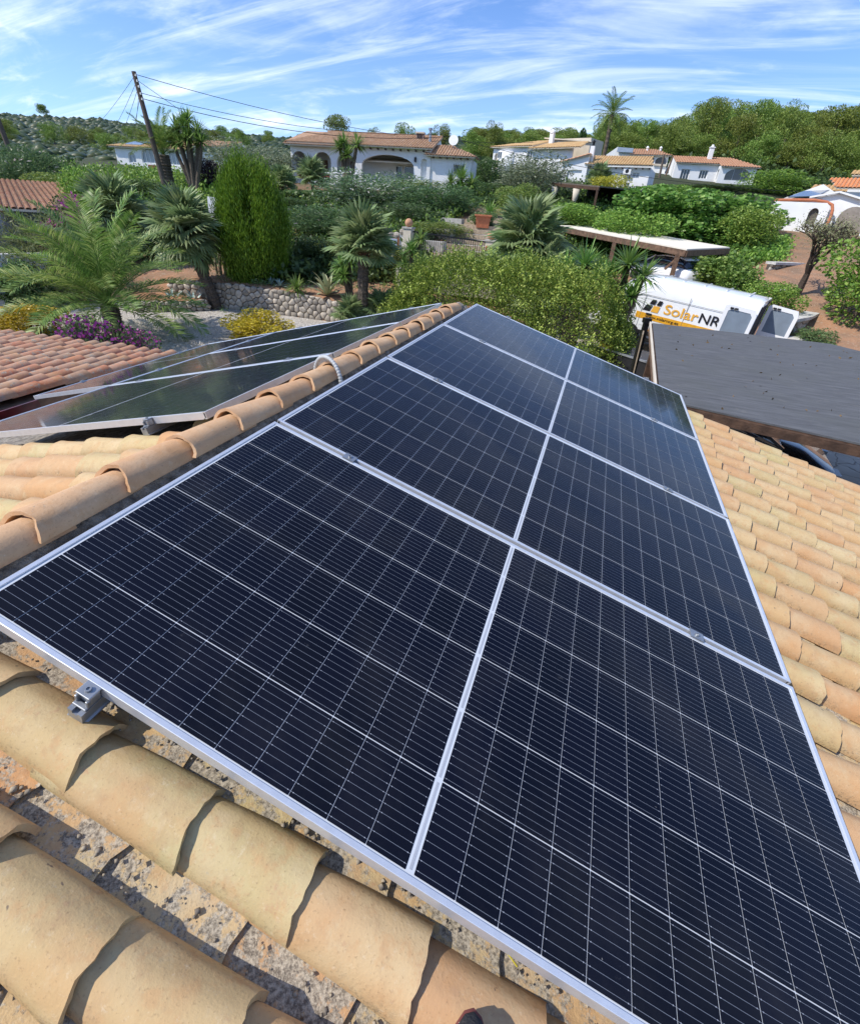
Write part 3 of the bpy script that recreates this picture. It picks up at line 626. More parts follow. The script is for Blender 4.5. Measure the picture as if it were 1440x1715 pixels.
def proto(kind):
    if kind not in PROTO:
        sp = dict(oleander=(6500, .014, .075), oleander2=(6000, .014, .075), olive=(6500, .016, .05), round=(6500, .026, .034), bright=(6500, .028, .04),
                  dark=(5500, .026, .042), yellow=(4500, .03, .045), fig=(7500, .044, .056), low=(3500, .03, .07), rosemary=(7000, .012, .06),
                  purple=(3500, .04, .05), hedge2=(7000, .016, .035), boug=(4200, .035, .045), boug2=(3800, .035, .05), gold=(7000, .030, .045))[kind]
        PROTO[kind] = [unit_shrub('foliage', kind, sp[0], sp[1], sp[2], 11*len(kind)+i, up=.6 if kind in ('oleander', 'rosemary', 'oleander2') else .3, nl=26 if kind in ('fig', 'olive') else 16) for i in range(2)]
    return PROTO[kind]
def stems(h, n=4, r=.03, spread=.22, seed=0):
    rg = random.Random(seed); m = MB()
    for i in range(n):
        a = rg.uniform(0, 6.28); m.tube([(0, 0, -.15), (spread*.5*math.cos(a), spread*.5*math.sin(a), h*.35), (spread*1.3*math.cos(a), spread*1.3*math.sin(a), h*.7)], [r, r*.8, r*.4], 6)
    return m
def shrub(x, y, z, wd, h, kind, label, cat='shrub', dp=None, group=None, name=None):
    t = thing(name or {'fig': 'leafy_tree', 'olive': 'olive_tree'}.get(kind, 'shrub'), label, cat, T(x, y, z-.05), group)
    stems(h, 4, .02+.012*h, wd*.2, int(x*7)).build('stem', M_bark2, t)
    k = random.randrange(2)
    ob('foliage', proto(kind)[k], t, T(0, 0, 0, random.uniform(0, 6.28) if not dp else 0, (wd*1.12, (dp or wd)*1.12, h*1.04))); return t
# -- palms and rosettes
def frond_mesh(name, Ln, sag, pairs, ll, m, seed, lift=.5, wdt=.02, vee=.5):
    """feather palm frond along +x, arching down; leaflets both sides"""
    rg = np.random.default_rng(seed); V = []; F = []
    def sp(t): return np.array([Ln*t*(1-.10*t*t), 0, Ln*(lift*t-sag*t*t)])
    n = 10; mb = MB(); mb.tube([tuple(sp(i/n)) for i in range(n+1)], [.022*(1-.85*i/n) for i in range(n+1)], 5)
    V = list(mb.v); F4 = [f for f in mb.f if len(f) == 4]
    for k in range(pairs):
        t = .14+.86*k/pairs; p = sp(t); tg = sp(min(t+.02, 1.02))-p; tg /= np.linalg.norm(tg); up = np.cross(tg, [0, 1, 0]); up = -up if up[2] < 0 else up
        l = ll*(math.sin(math.pi*(.12+.80*t))**.7)*rg.uniform(.85, 1.1)
        for s in (-1, 1):
            d = np.array([0, s, 0])*.80+tg*.62+up*vee*rg.uniform(.3, 1.1); d /= np.linalg.norm(d)
            q = p+d*l+np.array([0, 0, -l*l*.30]); mdl = p+d*l*.5; wv = tg*wdt
            o = len(V); V += [tuple(p-wv*.5), tuple(mdl-wv), tuple(q), tuple(mdl+wv)]; F4.append((o, o+1, o+2, o+3))
    return np_mesh(name, V, F4, m)
def fan_mesh(name, rad, blades, m, seed, pet=.5, span=5.0):
    """fan palm leaf: stalk along +x then a folded circle of blades with split tips"""
    rg = np.random.default_rng(seed); mb = MB(); mb.tube([(0, 0, 0), (pet*.6, 0, .03), (pet, 0, .0)], [.014, .011, .008], 4); V = list(mb.v); F4 = [f for f in mb.f if len(f) == 4]
    c = np.array([pet, 0, 0])
    for k in range(blades):
        a = -span/2+span*k/(blades-1); da = span/(blades-1)*.48; l = rad*(1-.16*abs(a)/2.5)*rg.uniform(.9, 1.06)
        f = lambda an, q, z: tuple(c+np.array([math.cos(an)*q, math.sin(an)*q, z]))
        dr = -.22*l*rg.uniform(.5, 1.3)
        o = len(V); V += [f(a, .02, 0), f(a-da, l*.6, -.03*l), f(a, l*.6, .05*l), f(a+da, l*.6, -.03*l), f(a-da*.2, l, dr)]
        F4 += [(o, o+1, o+2, o+2), (o, o+2, o+3, o+3), (o+1, o+4, o+2, o+2), (o+2, o+4, o+3, o+3)]
    F3 = np.array([f[:3] for f in F4 if len(f) == 4 and f[2] == f[3]]); Fq = np.array([f for f in F4 if f[2] != f[3]])
    return np_mesh(name, V, [Fq, F3], m)
def rosette_mesh(name, n, ln, wd, m, seed, droop=.25, lo=-.4):
    """ball of stiff sword leaves (yucca)"""
    rg = np.random.default_rng(seed); V = []; F = []
    for i in range(n):
        a = rg.uniform(0, 6.283); e = math.asin(rg.uniform(math.sin(lo), 1)); d = np.array([math.cos(a)*math.cos(e), math.sin(a)*math.cos(e), math.sin(e)]); l = ln*rg.uniform(.75, 1.1)
        s = np.cross(d, [0, 0, 1]); s = s/(np.linalg.norm(s)+1e-6)*wd*.5; g = np.array([0, 0, -droop*l*math.cos(e)])
        p0, p1, p2 = d*.04, d*l*.55+g*.25, d*l+g; o = len(V)
        V += [tuple(p0-s*.7), tuple(p0+s*.7), tuple(p1+s), tuple(p1-s), tuple(p2)]; F += [(o, o+1, o+2, o+3), (o+3, o+2, o+4, o+4)]
    F3 = np.array([f[:3] for f in F if f[2] == f[3]]); Fq = np.array([f for f in F if f[2] != f[3]])
    return np_mesh(name, V, [Fq, F3], m)
def rough_trunk(path, r, seed=0, knob=True, n=9, flare=1.15):
    rg = random.Random(seed); m = MB(); P = [Vector(p) for p in path]; pts = []; rs = []
    segs = 26
    for i in range(segs+1):
        t = i/segs*(len(P)-1); k = min(int(t), len(P)-2); pts.append(P[k].lerp(P[k+1], t-k)); rs.append(r*(flare if i == 0 else 1)*(1+(.10 if i % 2 else -.05)*(1 if knob else .3)+rg.uniform(-.05, .05)))
    return m.tube(pts, rs, n)
FANS = [fan_mesh('frond', .62, 24, LM['fan'], i) for i in range(3)]
FROND = [frond_mesh('frond', 3.9, s, 50, .72, LM['palm'], i, lf, .029) for i, (s, lf) in enumerate(((.42, .55), (.62, .60), (.34, .62)))]
YUC = [rosette_mesh('leaf_rosette', 130, .62, .045, LM['yucca'], i) for i in range(3)]
def fan_palm(name, label, x, y, z, path, r, nf, size, lo=-70, hi=75, bark=None, skirt=0, group=None, sq=1.):
    t = thing(name, label, 'palm', T(x, y, z), group); rough_trunk(path, r, int(x*3)).build('trunk', bark or M_bark, t)
    top = Vector(path[-1]); rg = random.Random(int(x*13+y))
    for i in range(nf):
        f = (i+.5)/nf; e = R(lo+(hi-lo)*f**.8); a = i*2.39996
        M = Matrix.Translation(top+Vector((0, 0, .25*size*f))) @ Matrix.Rotation(a, 4, 'Z') @ Matrix.Rotation(-e, 4, 'Y') @ Matrix.Rotation(rg.uniform(-.5, .5), 4, 'X') @ Matrix.Scale(size*rg.uniform(.85, 1.12), 4)
        ob('frond', FANS[i % 3], t, M)
    return t
def yucca(label, heads, x, y, z, trunk=True, name='yucca', group=None):
    """heads: (dx, dy, dz, scale)"""
    t = thing(name, label, 'yucca', T(x, y, z), group)
    if trunk:
        m = MB()
        for i, (a, b, c, s) in enumerate(heads): m.tube([(a*.12, b*.12, -.1), (a*.35, b*.35, c*.35), (a*.8, b*.8, c*.75), (a, b, c)], [.12*s, .09*s, .07*s, .06*s], 7)
        m.build('trunk', M_bark2, t)
    for i, (a, b, c, s) in enumerate(heads): ob('leaf_rosette', YUC[i % 3], t, T(a, b, c, i*1.3, s))
    return t
def agave_leaf(name, ln, wd, m):
    V = []; F = []; n = 6
    for i in range(n+1):
        t = i/n; h = wd*.5*(math.sin(math.pi*min(1, t*.82+.15))**.8 if t < 1 else .02); x = ln*t; z = .25*ln*t*t*(1-1.3*t)+.02
        V += [(x, -h, z+h*.35), (x, 0, z), (x, h, z+h*.35)]
    for i in range(n):
        for j in (0, 1): F.append((3*i+j, 3*i+3+j, 3*i+4+j, 3*i+1+j))
    return np_mesh(name, V, F, m, True)
M_vag = leafmat('striped_agave_blade', [(0, (.42, .42, .22)), (1, (.55, .53, .30))], trans=.05)
M_vagc = leafmat('agave_green_centre', [(0, (.10, .15, .09)), (1, (.13, .18, .11))], trans=.05)
AGL = agave_leaf('leaf', 1., .17, LM['agave']); AGV = agave_leaf('leaf', 1., .17, M_vag); AGC = agave_leaf('leaf_centre', .98, .085, M_vagc)
def agave(label, x, y, z, size, n=22, var=False, group=None, lo=8):
    t = thing('agave', label, 'agave', T(x, y, z), group); rg = random.Random(int(x*5))
    for i in range(n):
        e = R(lo+(78-lo)*(i/n)); a = i*2.39996
        M = Matrix.Rotation(a, 4, 'Z') @ Matrix.Rotation(-e, 4, 'Y') @ Matrix.Scale(size*rg.uniform(.8, 1.1), 4)
        o = ob('leaf', AGV if var else AGL, t, M)
        if var: ob('leaf_stripe', AGC, o, Matrix.Translation((0, 0, .006)))
    return t
# ------------------------------------------------------------------ plants of the near left garden
x, y = pol(-53.2, 18.6)
t = thing('date_palm', 'big feathery date palm spreading arching fronds over the gravel', 'palm', T(x, y, -3.5))
rough_trunk([(0, 0, -.1), (0, 0, .5), (.02, 0, 1.0)], .26, 3).build('trunk', M_bark, t)
for i in range(54):
    f = i/54; e = R(-14+88*f**.9); a = i*2.39996+.4
    ob('frond', FROND[i % 3], t, Matrix.Translation((0, 0, .95+.25*f)) @ Matrix.Rotation(a, 4, 'Z') @ Matrix.Rotation(-e+.35, 4, 'Y') @ Matrix.Rotation(random.uniform(-.4, .4), 4, 'X') @ Matrix.Scale(random.uniform(.74, .96), 4))
x, y = pol(-43.2, 22.6)
fan_palm('fan_palm', 'fan palm with a dark leaning trunk in front of the stone wall', x, y, -3.5, [(0, 0, -.1), (-.18, -.1, .9), (-.5, -.2, 1.9), (-.78, -.25, 2.75)], .22, 58, 1.45, -62, 80, sq=1)
x, y = pol(-50.7, 27.5)
fan_palm('fan_palm', 'fan palm standing behind the feathery date palm', x, y, gz(x, y), [(0, 0, -.1), (0, 0, 1.0), (0, 0, 1.75)], .18, 44, 1.55, -50, 80)
x, y = pol(-27.1, 18.7)
fan_palm('fan_palm', 'slim fan palm with straight black trunk and pale upright crown', x, y, -3.5, [(0, 0, -.1), (0, 0, 1.2), (.02, 0, 2.75)], .20, 46, 1.35, -8, 82)
m = MB()
for i in range(70):
    a = random.uniform(0, 6.28); q = random.uniform(0, 1); m.tube([(.19*math.cos(a), .19*math.sin(a), 2.55+.3*q), (.34*math.cos(a), .34*math.sin(a), 2.85+.3*q)], [.02, .008], 3, False)
m.build('leaf_base_fibres', mat('rust_fibre', (.16, .075, .045), .9), t if False else bpy.data.objects['fan_palm.002'])
x, y = pol(-8.9, 21)
fan_palm('fan_palm', 'broad clumping fan palm beside the right gate post, above the hedge', x, y, gz(x, y), [(0, 0, -.1), (0, 0, 1.2), (.05, 0, 2.55)], .2, 54, 1.65, -60, 80)
x, y = pol(-6.8, 20.2)
fan_palm('fan_palm', 'lower crown of a short fan palm between the hedge and the carport', x, y, gz(x, y), [(0, 0, -.1), (0, 0, .9), (.05, 0, 1.5)], .18, 40, 1.45, -60, 80)
for az, r, s, lab in ((-24.8, 18.9, 1.0, 'small grey-blue fan palm right of the black palm trunk'), (-28.6, 18.6, .8, 'tiny fan palm left of the black palm trunk'), (-21.6, 19.2, .8, 'tiny fan palm at the left end of the tall hedge'), (-32.2, 44.5, 1.5, 'fan palm at the foot of the villa porch'), (-35.2, 43, 1.3, 'low fan palm left of the villa porch'), (-2.5, 53, 1.5, 'fan palm before the ochre roofed house')):
    x, y = pol(az, r); fan_palm('fan_palm', lab, x, y, gz(x, y), [(0, 0, -.1), (0, 0, .25*s), (0, 0, .45*s)], .13, 30, s*.95, -5, 82)
# thuja: column of upright sprays
def thuja(x, y, z, h, wd, label):
    t = thing('thuja', label, 'conifer', T(x, y, z)); stems(.5, 3, .08, .12, 4).build('trunk', M_bark2, t)
    rg = np.random.default_rng(5); P = []; Q = []
    for i in range(300):
        a = rg.uniform(0, 6.283); tt = rg.uniform(0, 1)**.9; prof = (math.sin(math.pi*min(1, .14+.80*tt))**.72)*(1-.10*tt)*1.06; r = wd*.5*prof*rg.uniform(.80, 1.05); zc = h*(.02+.95*tt)
        k = 240; d = rg.normal(0, 1, (k, 3))*np.array([.13, .13, .36]); P.append(np.array([r*math.cos(a), r*math.sin(a), zc])+d); Q.append(np.tile([math.cos(a)*.4, math.sin(a)*.4, 1.4], (k, 1)))
    P = np.concatenate(P); Q = np.concatenate(Q); q = P[:, 2] > .0
    ob('foliage', leaf_mesh('foliage', P[q], Q[q], .028, .15, LM['thuja'], 6, .3, .35), t)
x, y = pol(-38.6, 23.4); thuja(x, y, gz(x, y)-.1, 4.35, 2.85, 'large bright green rounded thuja above the stone retaining wall')
# tall hedge in front of the array
def hedge(x, y, z, lx, ly, h, rz, label, n=100000):
    t = thing('hedge', label, 'hedge', T(x, y, z, rz)); rg = random.Random(3); lumps = []
    stems(1.2, 6, .06, .9, 8).build('stem', M_bark2, t)
    g = np.random.default_rng(21); d = g.normal(0, 1, (n, 3)); d[:, 2] = np.abs(d[:, 2]); ax = np.array([lx*.5, ly*.5, h])
    q = (np.abs(d[:, 0])**4.5+np.abs(d[:, 1])**4.5+np.abs(d[:, 2])**3.5)**(1/4.2); u_ = d/q[:, None]
    bump = 1+.035*np.sin(u_[:, 0]*11+1.3*np.sin(u_[:, 1]*7))+.035*np.sin(u_[:, 0]*23+u_[:, 2]*9+2)+.03*np.sin(u_[:, 1]*17+u_[:, 2]*13)+g.normal(0, .016, n)
    bump = np.where(g.random(n) < .22, bump*g.uniform(.82, .97, n), bump); P = u_*ax*bump[:, None]; Q = d/ax; Q /= np.linalg.norm(Q, axis=1)[:, None]
    ob('foliage', leaf_mesh('foliage', P, Q, .040, .068, LM['hedge'], 22, .5, .75), t)
    # pale upright shoots over the surface
    rg = np.random.default_rng(9); P2 = []; Q2 = []
    for i in rg.choice(len(P), 1500, replace=False):
        if Q[i][2] < -.2: continue
        k = 8; P2.append(P[i]+rg.normal(0, .03, (k, 3))+np.array([0, 0, 1])*rg.uniform(0, .16, (k, 1))); Q2.append(np.tile([0, 0, .3], (k, 1)))
    ob('young_shoots', leaf_mesh('young_shoots', np.concatenate(P2), np.concatenate(Q2), .04, .07, leafmat('young_hedge_leaf', [(0, (.17, .21, .035)), (1, (.36, .39, .10))]), 23, .3, .7), t)
hedge(-1.70, 16.0, -3.5, 8.3, 3.5, 2.70, R(-7), 'tall clipped light green hedge right behind the furthest solar panels')
for az, r, wd, h, kind, lab, cat in ((-39.3, 17.2, 2.15, .98, 'gold', 'golden yellow rounded bush on the gravel', 'shrub'), (-59.8, 19.6, 2.0, .95, 'gold', 'yellow bush at the left edge behind the red tiled annex', 'shrub'),
    (-54.9, 13.2, 1.6, 1.8, 'boug', 'magenta bougainvillea behind the red tiled annex roof', 'bougainvillea'), (-52.3, 13.5, 1.3, 1.45, 'boug', 'lower end of the magenta bougainvillea by the gravel', 'bougainvillea'), (-54.3, 27.2, 2.4, 2.8, 'boug2', 'fading purple bougainvillea climbing the red roofed house at left', 'bougainvillea')):
    x, y = pol(az, r); shrub(x, y, zpol(az, r), wd, h, kind, lab, cat, name='bougainvillea' if 'boug' in kind else None)
x, y = pol(-31.2, 20.7); agave('large yellow striped agave on the terrace above the stone wall', x, y, gz(x, y), 1.05, 26, True)
for az, r, s, lab in ((-45.5, 23.0, .85, 'blue agave beside the leaning palm trunk'), (-40.6, 23.9, .7, 'blue grey agave left of the thuja base'), (-47.5, 23.5, .75, 'blue agave half hidden by the date palm'), (-36.4, 21.9, .4, 'small agave at the right foot of the thuja'), (-37.3, 22.2, .38, 'small agave at the edge of the terrace below the thuja'), (-30, 44.5, .6, 'agave at the foot of the villa parapet')):
    x, y = pol(az, r); agave(lab, x, y, gz(x, y), s, 18)
x, y = pol(-42.2, 24.2); t = thing('cactus', 'pale columnar cactus on the terrace beside the leaning palm', 'cactus', T(x, y, gz(x, y)))
for i in range(6): MB().tube([(.12*i-.3, .1*(i % 2), -.1), (.13*i-.32, .1*(i % 2), .5), (.15*i-.38+.1*math.sin(i), .1, .75+.1*(i % 3))], [.05, .05, .03], 7).build('cactus_arm', mat('pale_cactus', (.26, .24, .15), .8), t)
yucca('small spiky yucca in front of the dark shrubs', [(0, 0, .62, 1.05)], *on(-34.6, 21.0)); yucca('tall yucca left of the iron gate', [(0, 0, 1.7, 1.1), (.35, .1, 2.15, 1.0), (-.3, 0, 1.1, .9)], *on(-21.6, 21.4)); yucca('yucca in front of the iron gate', [(0, 0, 1.35, 1.15), (.3, -.2, .9, 1.0), (-.35, .1, .8, .9)], *on(-20.4, 20.6))
yucca('dark yucca behind the black palm trunk', [(0, 0, 1.5, 1.2), (-.4, 0, 1.2, 1.1), (-.1, -.3, .9, 1.1)], *on(-28.6, 20.6))
yucca('broad yucca clump in front of the white van', [(0, 0, 3.15, 1.55), (.5, -.2, 2.9, 1.4), (-.5, -.1, 2.75, 1.3), (.3, -.4, 2.3, 1.3)], *on(2.2, 16.6)); yucca('broad yucca clump beside the carport, left of the one by the van', [(0, 0, 2.95, 1.6), (-.6, 0, 2.8, 1.4), (.45, -.3, 2.6, 1.4)], *on(-2.2, 17.4))
yucca('many headed yucca tree beside the wooden power pole', [(0, 0, 4.3, 2.0), (.9, .2, 4.0, 1.9), (-.8, .1, 4.1, 1.9), (1.4, -.1, 3.4, 1.7), (-1.3, 0, 3.4, 1.7), (.4, -.3, 3.6, 1.8), (-.3, -.4, 3.3, 1.7), (.1, .3, 4.8, 1.8)], *on(-43.6, 44), name='yucca_tree')
yucca('twin headed yucca in front of the villa porch', [(-.6, 0, 2.9, 1.9), (.9, 0, 3.2, 2.0), (.2, -.2, 2.5, 1.7), (-.2, 0, 3.3, 1.7)], *on(-28.6, 45.4), name='yucca_tree'); yucca('broad yucca by the right wing of the long villa', [(0, 0, 1.6, 2.0), (.8, 0, 1.3, 1.9), (-.8, 0, 1.3, 1.8), (0, -.3, .9, 1.7)], *on(-16.6, 41)); yucca('leafy yucca above the leaning fan palm', [(0, 0, 2.0, 1.8), (.8, 0, 1.7, 1.7), (-.8, 0, 1.7, 1.7), (.2, -.4, 1.2, 1.7)], *on(-45.2, 31)); yucca('bright yucca above the date palm crown', [(0, 0, 1.6, 1.7), (.7, 0, 1.3, 1.6), (-.8, 0, 1.3, 1.7)], *on(-48.6, 33)); yucca('sago palm like rosette at the top of the garden steps', [(0, 0, .35, 1.5)], *on(-13.2, 33.5)); yucca('spiky rosette by the white wall at the left edge', [(0, 0, .5, 1.3)], *on(-60.5, 24.6)); yucca('pale yucca under the red roof gable at left', [(0, 0, 1.5, 1.5), (.5, .2, 1.1, 1.4)], *on(-49.8, 30))
# tall date palms
def tall_palm(label, x, y, z, h, r, nf, sc, lo=-45, lean=(0, 0)):
    t = thing('date_palm', label, 'palm', T(x, y, z)); rough_trunk([(0, 0, -.2), (lean[0]*.5, lean[1]*.5, h*.5), (lean[0], lean[1], h)], r, 5).build('trunk', M_bark2, t)
    for i in range(nf):
        f = i/nf; e = R(lo+(80-lo)*f**.8); a = i*2.39996
        ob('frond', FROND[i % 3], t, Matrix.Translation((lean[0], lean[1], h)) @ Matrix.Rotation(a, 4, 'Z') @ Matrix.Rotation(-e+.35, 4, 'Y') @ Matrix.Scale(sc*random.uniform(.85, 1.1), 4))
tall_palm('tall date palm rising above the roofs on the right', *on(-2.5, 72), 6.4, .24, 44, .72); tall_palm('stout date palm with upright fronds behind the wooden power pole', *on(-45.8, 46.5), 2.5, .42, 34, .78, 5)
SHRUBS = [
 (-15.3,33.9,0.70,6.88,2.31,'oleander','large grey-green oleander with white flowers before the long villa'),
 (-10.4,33.7,0.68,5.06,1.70,'oleander2','dark green oleander bush left of the path steps'),
 (-6.1,45.0,2.14,6.08,3.20,'olive','broad grey olive tree beside the timber pergola'),
 (-5.1,34.1,0.83,3.06,1.90,'round','round yellow-green clipped bush above the garden steps'),
 (-1.0,34.6,0.06,3.89,1.66,'bright','bright lime green low shrub under the pergola'),
 (2.3,45.6,1.97,3.84,1.49,'dark','dark green shrub right of the pergola'),
 (0.1,49.6,2.75,3.11,1.83,'yellow','yellow-green bush against the ochre roofed house'),
 (4.1,36.5,-0.16,5.90,3.19,'fig','large glossy fig tree filling the slope above the cream carport'),
 (7.5,38.1,0.17,5.74,2.89,'fig','large light green fig tree right of the fig above the carport'),
 (9.0,34.8,-0.21,3.26,2.37,'bright','bright green bush at the foot of the white house'),
 (6.4,27.1,-1.98,3.00,1.79,'fig','leafy shrub between the cream carport and the van'),
 (8.0,23.7,-2.49,2.25,1.63,'bright','yellow-green shrub behind the open van doors'),
 (7.0,25.5,-2.29,2.07,1.75,'fig','broad leaved shrub just above the van roof'),
 (11.35,23.6,-2.45,3.4,3.2,'bright','big yellow-green bush at the right edge of the terraces'),
 (9.35,21.3,-2.95,1.35,.8,'low','low green ground shrub on the orange soil'),
 (-41.8,28.8,0.46,4.81,2.87,'oleander2','dark oleander hedge beside the small white hut'),
 (-32.8,24.3,-0.68,4.47,2.40,'round','clipped green hedge below the hillside, left of the white villa'),
 (-34.1,29.1,0.31,4.15,1.30,'bright','light green bushes below the villa with arched windows'),
 (-20.3,13.3,-3.50,3.14,3.34,'rosemary','rosemary-like grey-green bush against the white side wall'),
 (-21.1,15.7,-2.34,2.14,2.73,'dark','dark shrub behind the feathery palm'),
 (-29.8,33.6,1.07,2.24,2.33,'purple','dark purple-leaved shrub beneath the many-headed yucca tree'),
 (-30.2,38.6,1.78,5.32,3.16,'olive','silvery olive tree behind the thuja'),
 (-29.4,41.6,2.13,4.70,2.70,'olive','pale olive tree left of the long villa'),
 (-21.2,35.2,1.12,4.30,0.60,'low','low grey-green shrub below the villa porch'),
 (-19.9,31.2,0.30,2.85,0.76,'dark','dark bush just right of the thuja'),
 (-12.3,20.6,-2.06,2.38,1.55,'dark','dark shrub behind the variegated agave'),
 (-8.3,21.1,-2.02,2.09,1.38,'hedge2','dark clipped hedge with yellow tips behind the palm trunk'),
 (-10.9,20.4,-2.14,2.20,1.53,'hedge2','dark clipped hedge left of the palm trunk'),
 (-8.1,27.1,-0.44,3.52,.8,'round','low rounded green bush along the left of the steps'),
 (-6.2,29.7,0.10,1.42,0.90,'low','small round shrub by the terracotta pot'),
 (-14.3,26.4,-0.82,4.48,1.51,'oleander2','grey-green oleander behind the fan palm crown'),
 (-11.6,52.1,3.09,3.81,2.64,'dark','tall dark climber at the corner of the long villa'),
 (-10.2,43.1,1.91,4.50,1.39,'dark','dark bush right of the long villa'),
 (-0.7,49.6,2.75,5.66,0.60,'dark','dark green shrub behind the pergola roof'),
 (4.8,51.5,2.80,4.42,1.28,'bright','bright green tree in front of the house with arched porch'),
 (11.2,64.9,4.51,8.64,0.60,'dark','dark hedge below the house with the big arched window'),
 (16.4,68.0,4.58,6.68,2.26,'bright','green bushes right of the house with the big arched window'),
 (20.1,72.2,4.94,6.89,1.49,'dark','dark scrub above the orange roofed house'),
 (-31.6,29.0,0.20,3.78,1.4,'dark','green shrub below the wooden power pole'),
 (-24.9,19.8,-1.80,2.35,3.23,'bright','light green bush behind the feathery palm crown'),
 (-20.7,20.1,-1.84,2.98,2.43,'dark','dark green bush behind the leaning fan palm'),
 (-21.2,27.8,-0.33,3.62,2.18,'dark','dark bush half hidden behind the thuja'),
 (-11.0,30.3,0.12,3.40,1.02,'oleander2','oleander with few flowers beside the ball topped gate post'),
 (-6.9,38.8,1.40,2.68,0.60,'dark','dark shrub above the path, left of the round bush'),
 (2.2,32.6,-1.02,3.96,2.45,'bright','bright shrub above the cream carport roof'),
 (-0.7,23.5,-2.50,1.88,1.92,'dark','dark undergrowth bush left of the cream carport'),
 (20.1,56.6,3.00,3.85,0.60,'dark','dark bush behind the white arched house'),
 (-19.9,12.1,-3.50,2.11,1.85,'low','blue-green spiky shrub by the white wall at the left edge'),
 (-15.4,42.5,1.92,4.64,1.13,'round','clipped green hedge below the big arch of the villa'),
 (16.6,83.2,6.96,6.41,0.60,'dark','dark bush beside the house on the pine slope'),
 (-4.2,51.3,3.05,3.30,1.02,'olive','grey olive bush left of the ochre roofed house'),
 (-14.7,21.4,-1.84,1.79,0.60,'dark','small dark bush at the foot of the thuja'),
]
for x, y, z, wd, h, k, lab in SHRUBS: shrub(x, y, z, wd, h, k, lab, {'fig': 'tree', 'olive': 'tree'}.get(k, 'shrub'))

# ------------------------------------------------------------------ buildings: builders
def panel_mesh(name, outline, holes, thick, m):
    """wall in the local XZ plane, openings cut out, thickness towards +Y"""
    bm = bmesh.new(); ed = []
    for lp in [outline]+holes:
        vs = [bm.verts.new((s, 0, z)) for s, z in lp]
        ed += [bm.edges.new((vs[i], vs[(i+1) % len(vs)])) for i in range(len(vs))]
    r = bmesh.ops.triangle_fill(bm, use_beauty=True, use_dissolve=False, edges=ed)
    fs = [f for f in bm.faces]; ex = bmesh.ops.extrude_face_region(bm, geom=fs)
    bmesh.ops.translate(bm, vec=(0, thick, 0), verts=[g for g in ex['geom'] if isinstance(g, bmesh.types.BMVert)])
    bmesh.ops.recalc_face_normals(bm, faces=bm.faces); me = bpy.data.meshes.new(name); bm.to_mesh(me); bm.free(); me.materials.append(m); return me
def rect(a, b, c, d): return [(a, c), (b, c), (b, d), (a, d)]
def arch(a, b, c, top, spring, n=10):
    k = [(a, c), (b, c)]; cx, rx = (a+b)/2, (b-a)/2
    return k+[(cx+rx*math.cos(math.pi*i/n), spring+(top-spring)*math.sin(math.pi*i/n)) for i in range(n+1)]
def tile_field(P0, U, V, lu, lv, pitch, expo, inside=None, seg=4):
    """courses of barrel tiles as one mesh: P0 upper corner, U down the slope, V along the eave"""
    P0, U, V = np.array(P0, float), np.array(U, float), np.array(V, float); U /= np.linalg.norm(U); V /= np.linalg.norm(V); Nn = np.cross(U, V); Nn = Nn if Nn[2] > 0 else -Nn
    vs, fs = [], []; rg = np.random.default_rng(int(lu*100+lv*10))
    nc, nr = max(1, int(lv/pitch)), max(1, int(math.ceil(lu/expo)))
    for c in range(nc+1):
        for r in range(nr):
            u, v = r*expo, c*pitch
            if v > lv or (inside and not inside(u+expo*.5, v)): continue
            o = len(vs)
            for (uu, rr, zz) in ((u-.02, pitch*.40, 0.), (min(u+expo, lu)+.03, pitch*.48, .022)):
                for k in range(seg+1):
                    a = math.pi*k/seg; vs.append(P0+U*(uu+rg.uniform(-.006, .006))+V*(v+rr*math.cos(a))+Nn*(rr*.75*math.sin(a)+zz))
            for k in range(seg): fs.append((o+k, o+k+1, o+seg+2+k, o+seg+1+k))
            o2 = len(vs); vs += [vs[o+seg+1+k]+0 for k in range(seg+1)]+[vs[o+seg+1+k]-Nn*.03 for k in range(seg+1)]
            # the tile's front lip shares its island through the doubled ring
            for k in range(seg): fs.append((o+seg+1+k, o+seg+2+k, o2+seg+2+k, o2+seg+1+k))
    return np.array(vs), fs
def roof(parent, P0, U, V, lu, lv, m, pitch=.24, expo=.36, inside=None, under=True, name='roof'):
    vs, fs = tile_field(P0, U, V, lu, lv, pitch, expo, inside)
    o = ob(name, np_mesh(name, vs, fs, m), parent)
    if under:
        U = Vector(U).normalized(); V = Vector(V).normalized(); n = U.cross(V).normalized(); n = n if n.z > 0 else -n; P = Vector(P0)
        pts = [P, P+U*lu, P+U*lu+V*lv, P+V*lv]
        if inside:
            def cl(u): 
                q = [v for v in np.linspace(0, lv, 60) if inside(u, v)]; return (min(q), max(q)) if q else (lv/2, lv/2)
            a, b = cl(.02), cl(lu-.02); pts = [P+V*a[0], P+U*lu+V*b[0], P+U*lu+V*b[1], P+V*a[1]]
        MB().prism(pts, -n*.09, -n*.005).build('roof_underlay', M_cream, o)
    return o
def FM(A, ang, z=0): return Matrix.Translation((A[0], A[1], z)) @ Matrix.Rotation(R(ang), 4, 'Z')
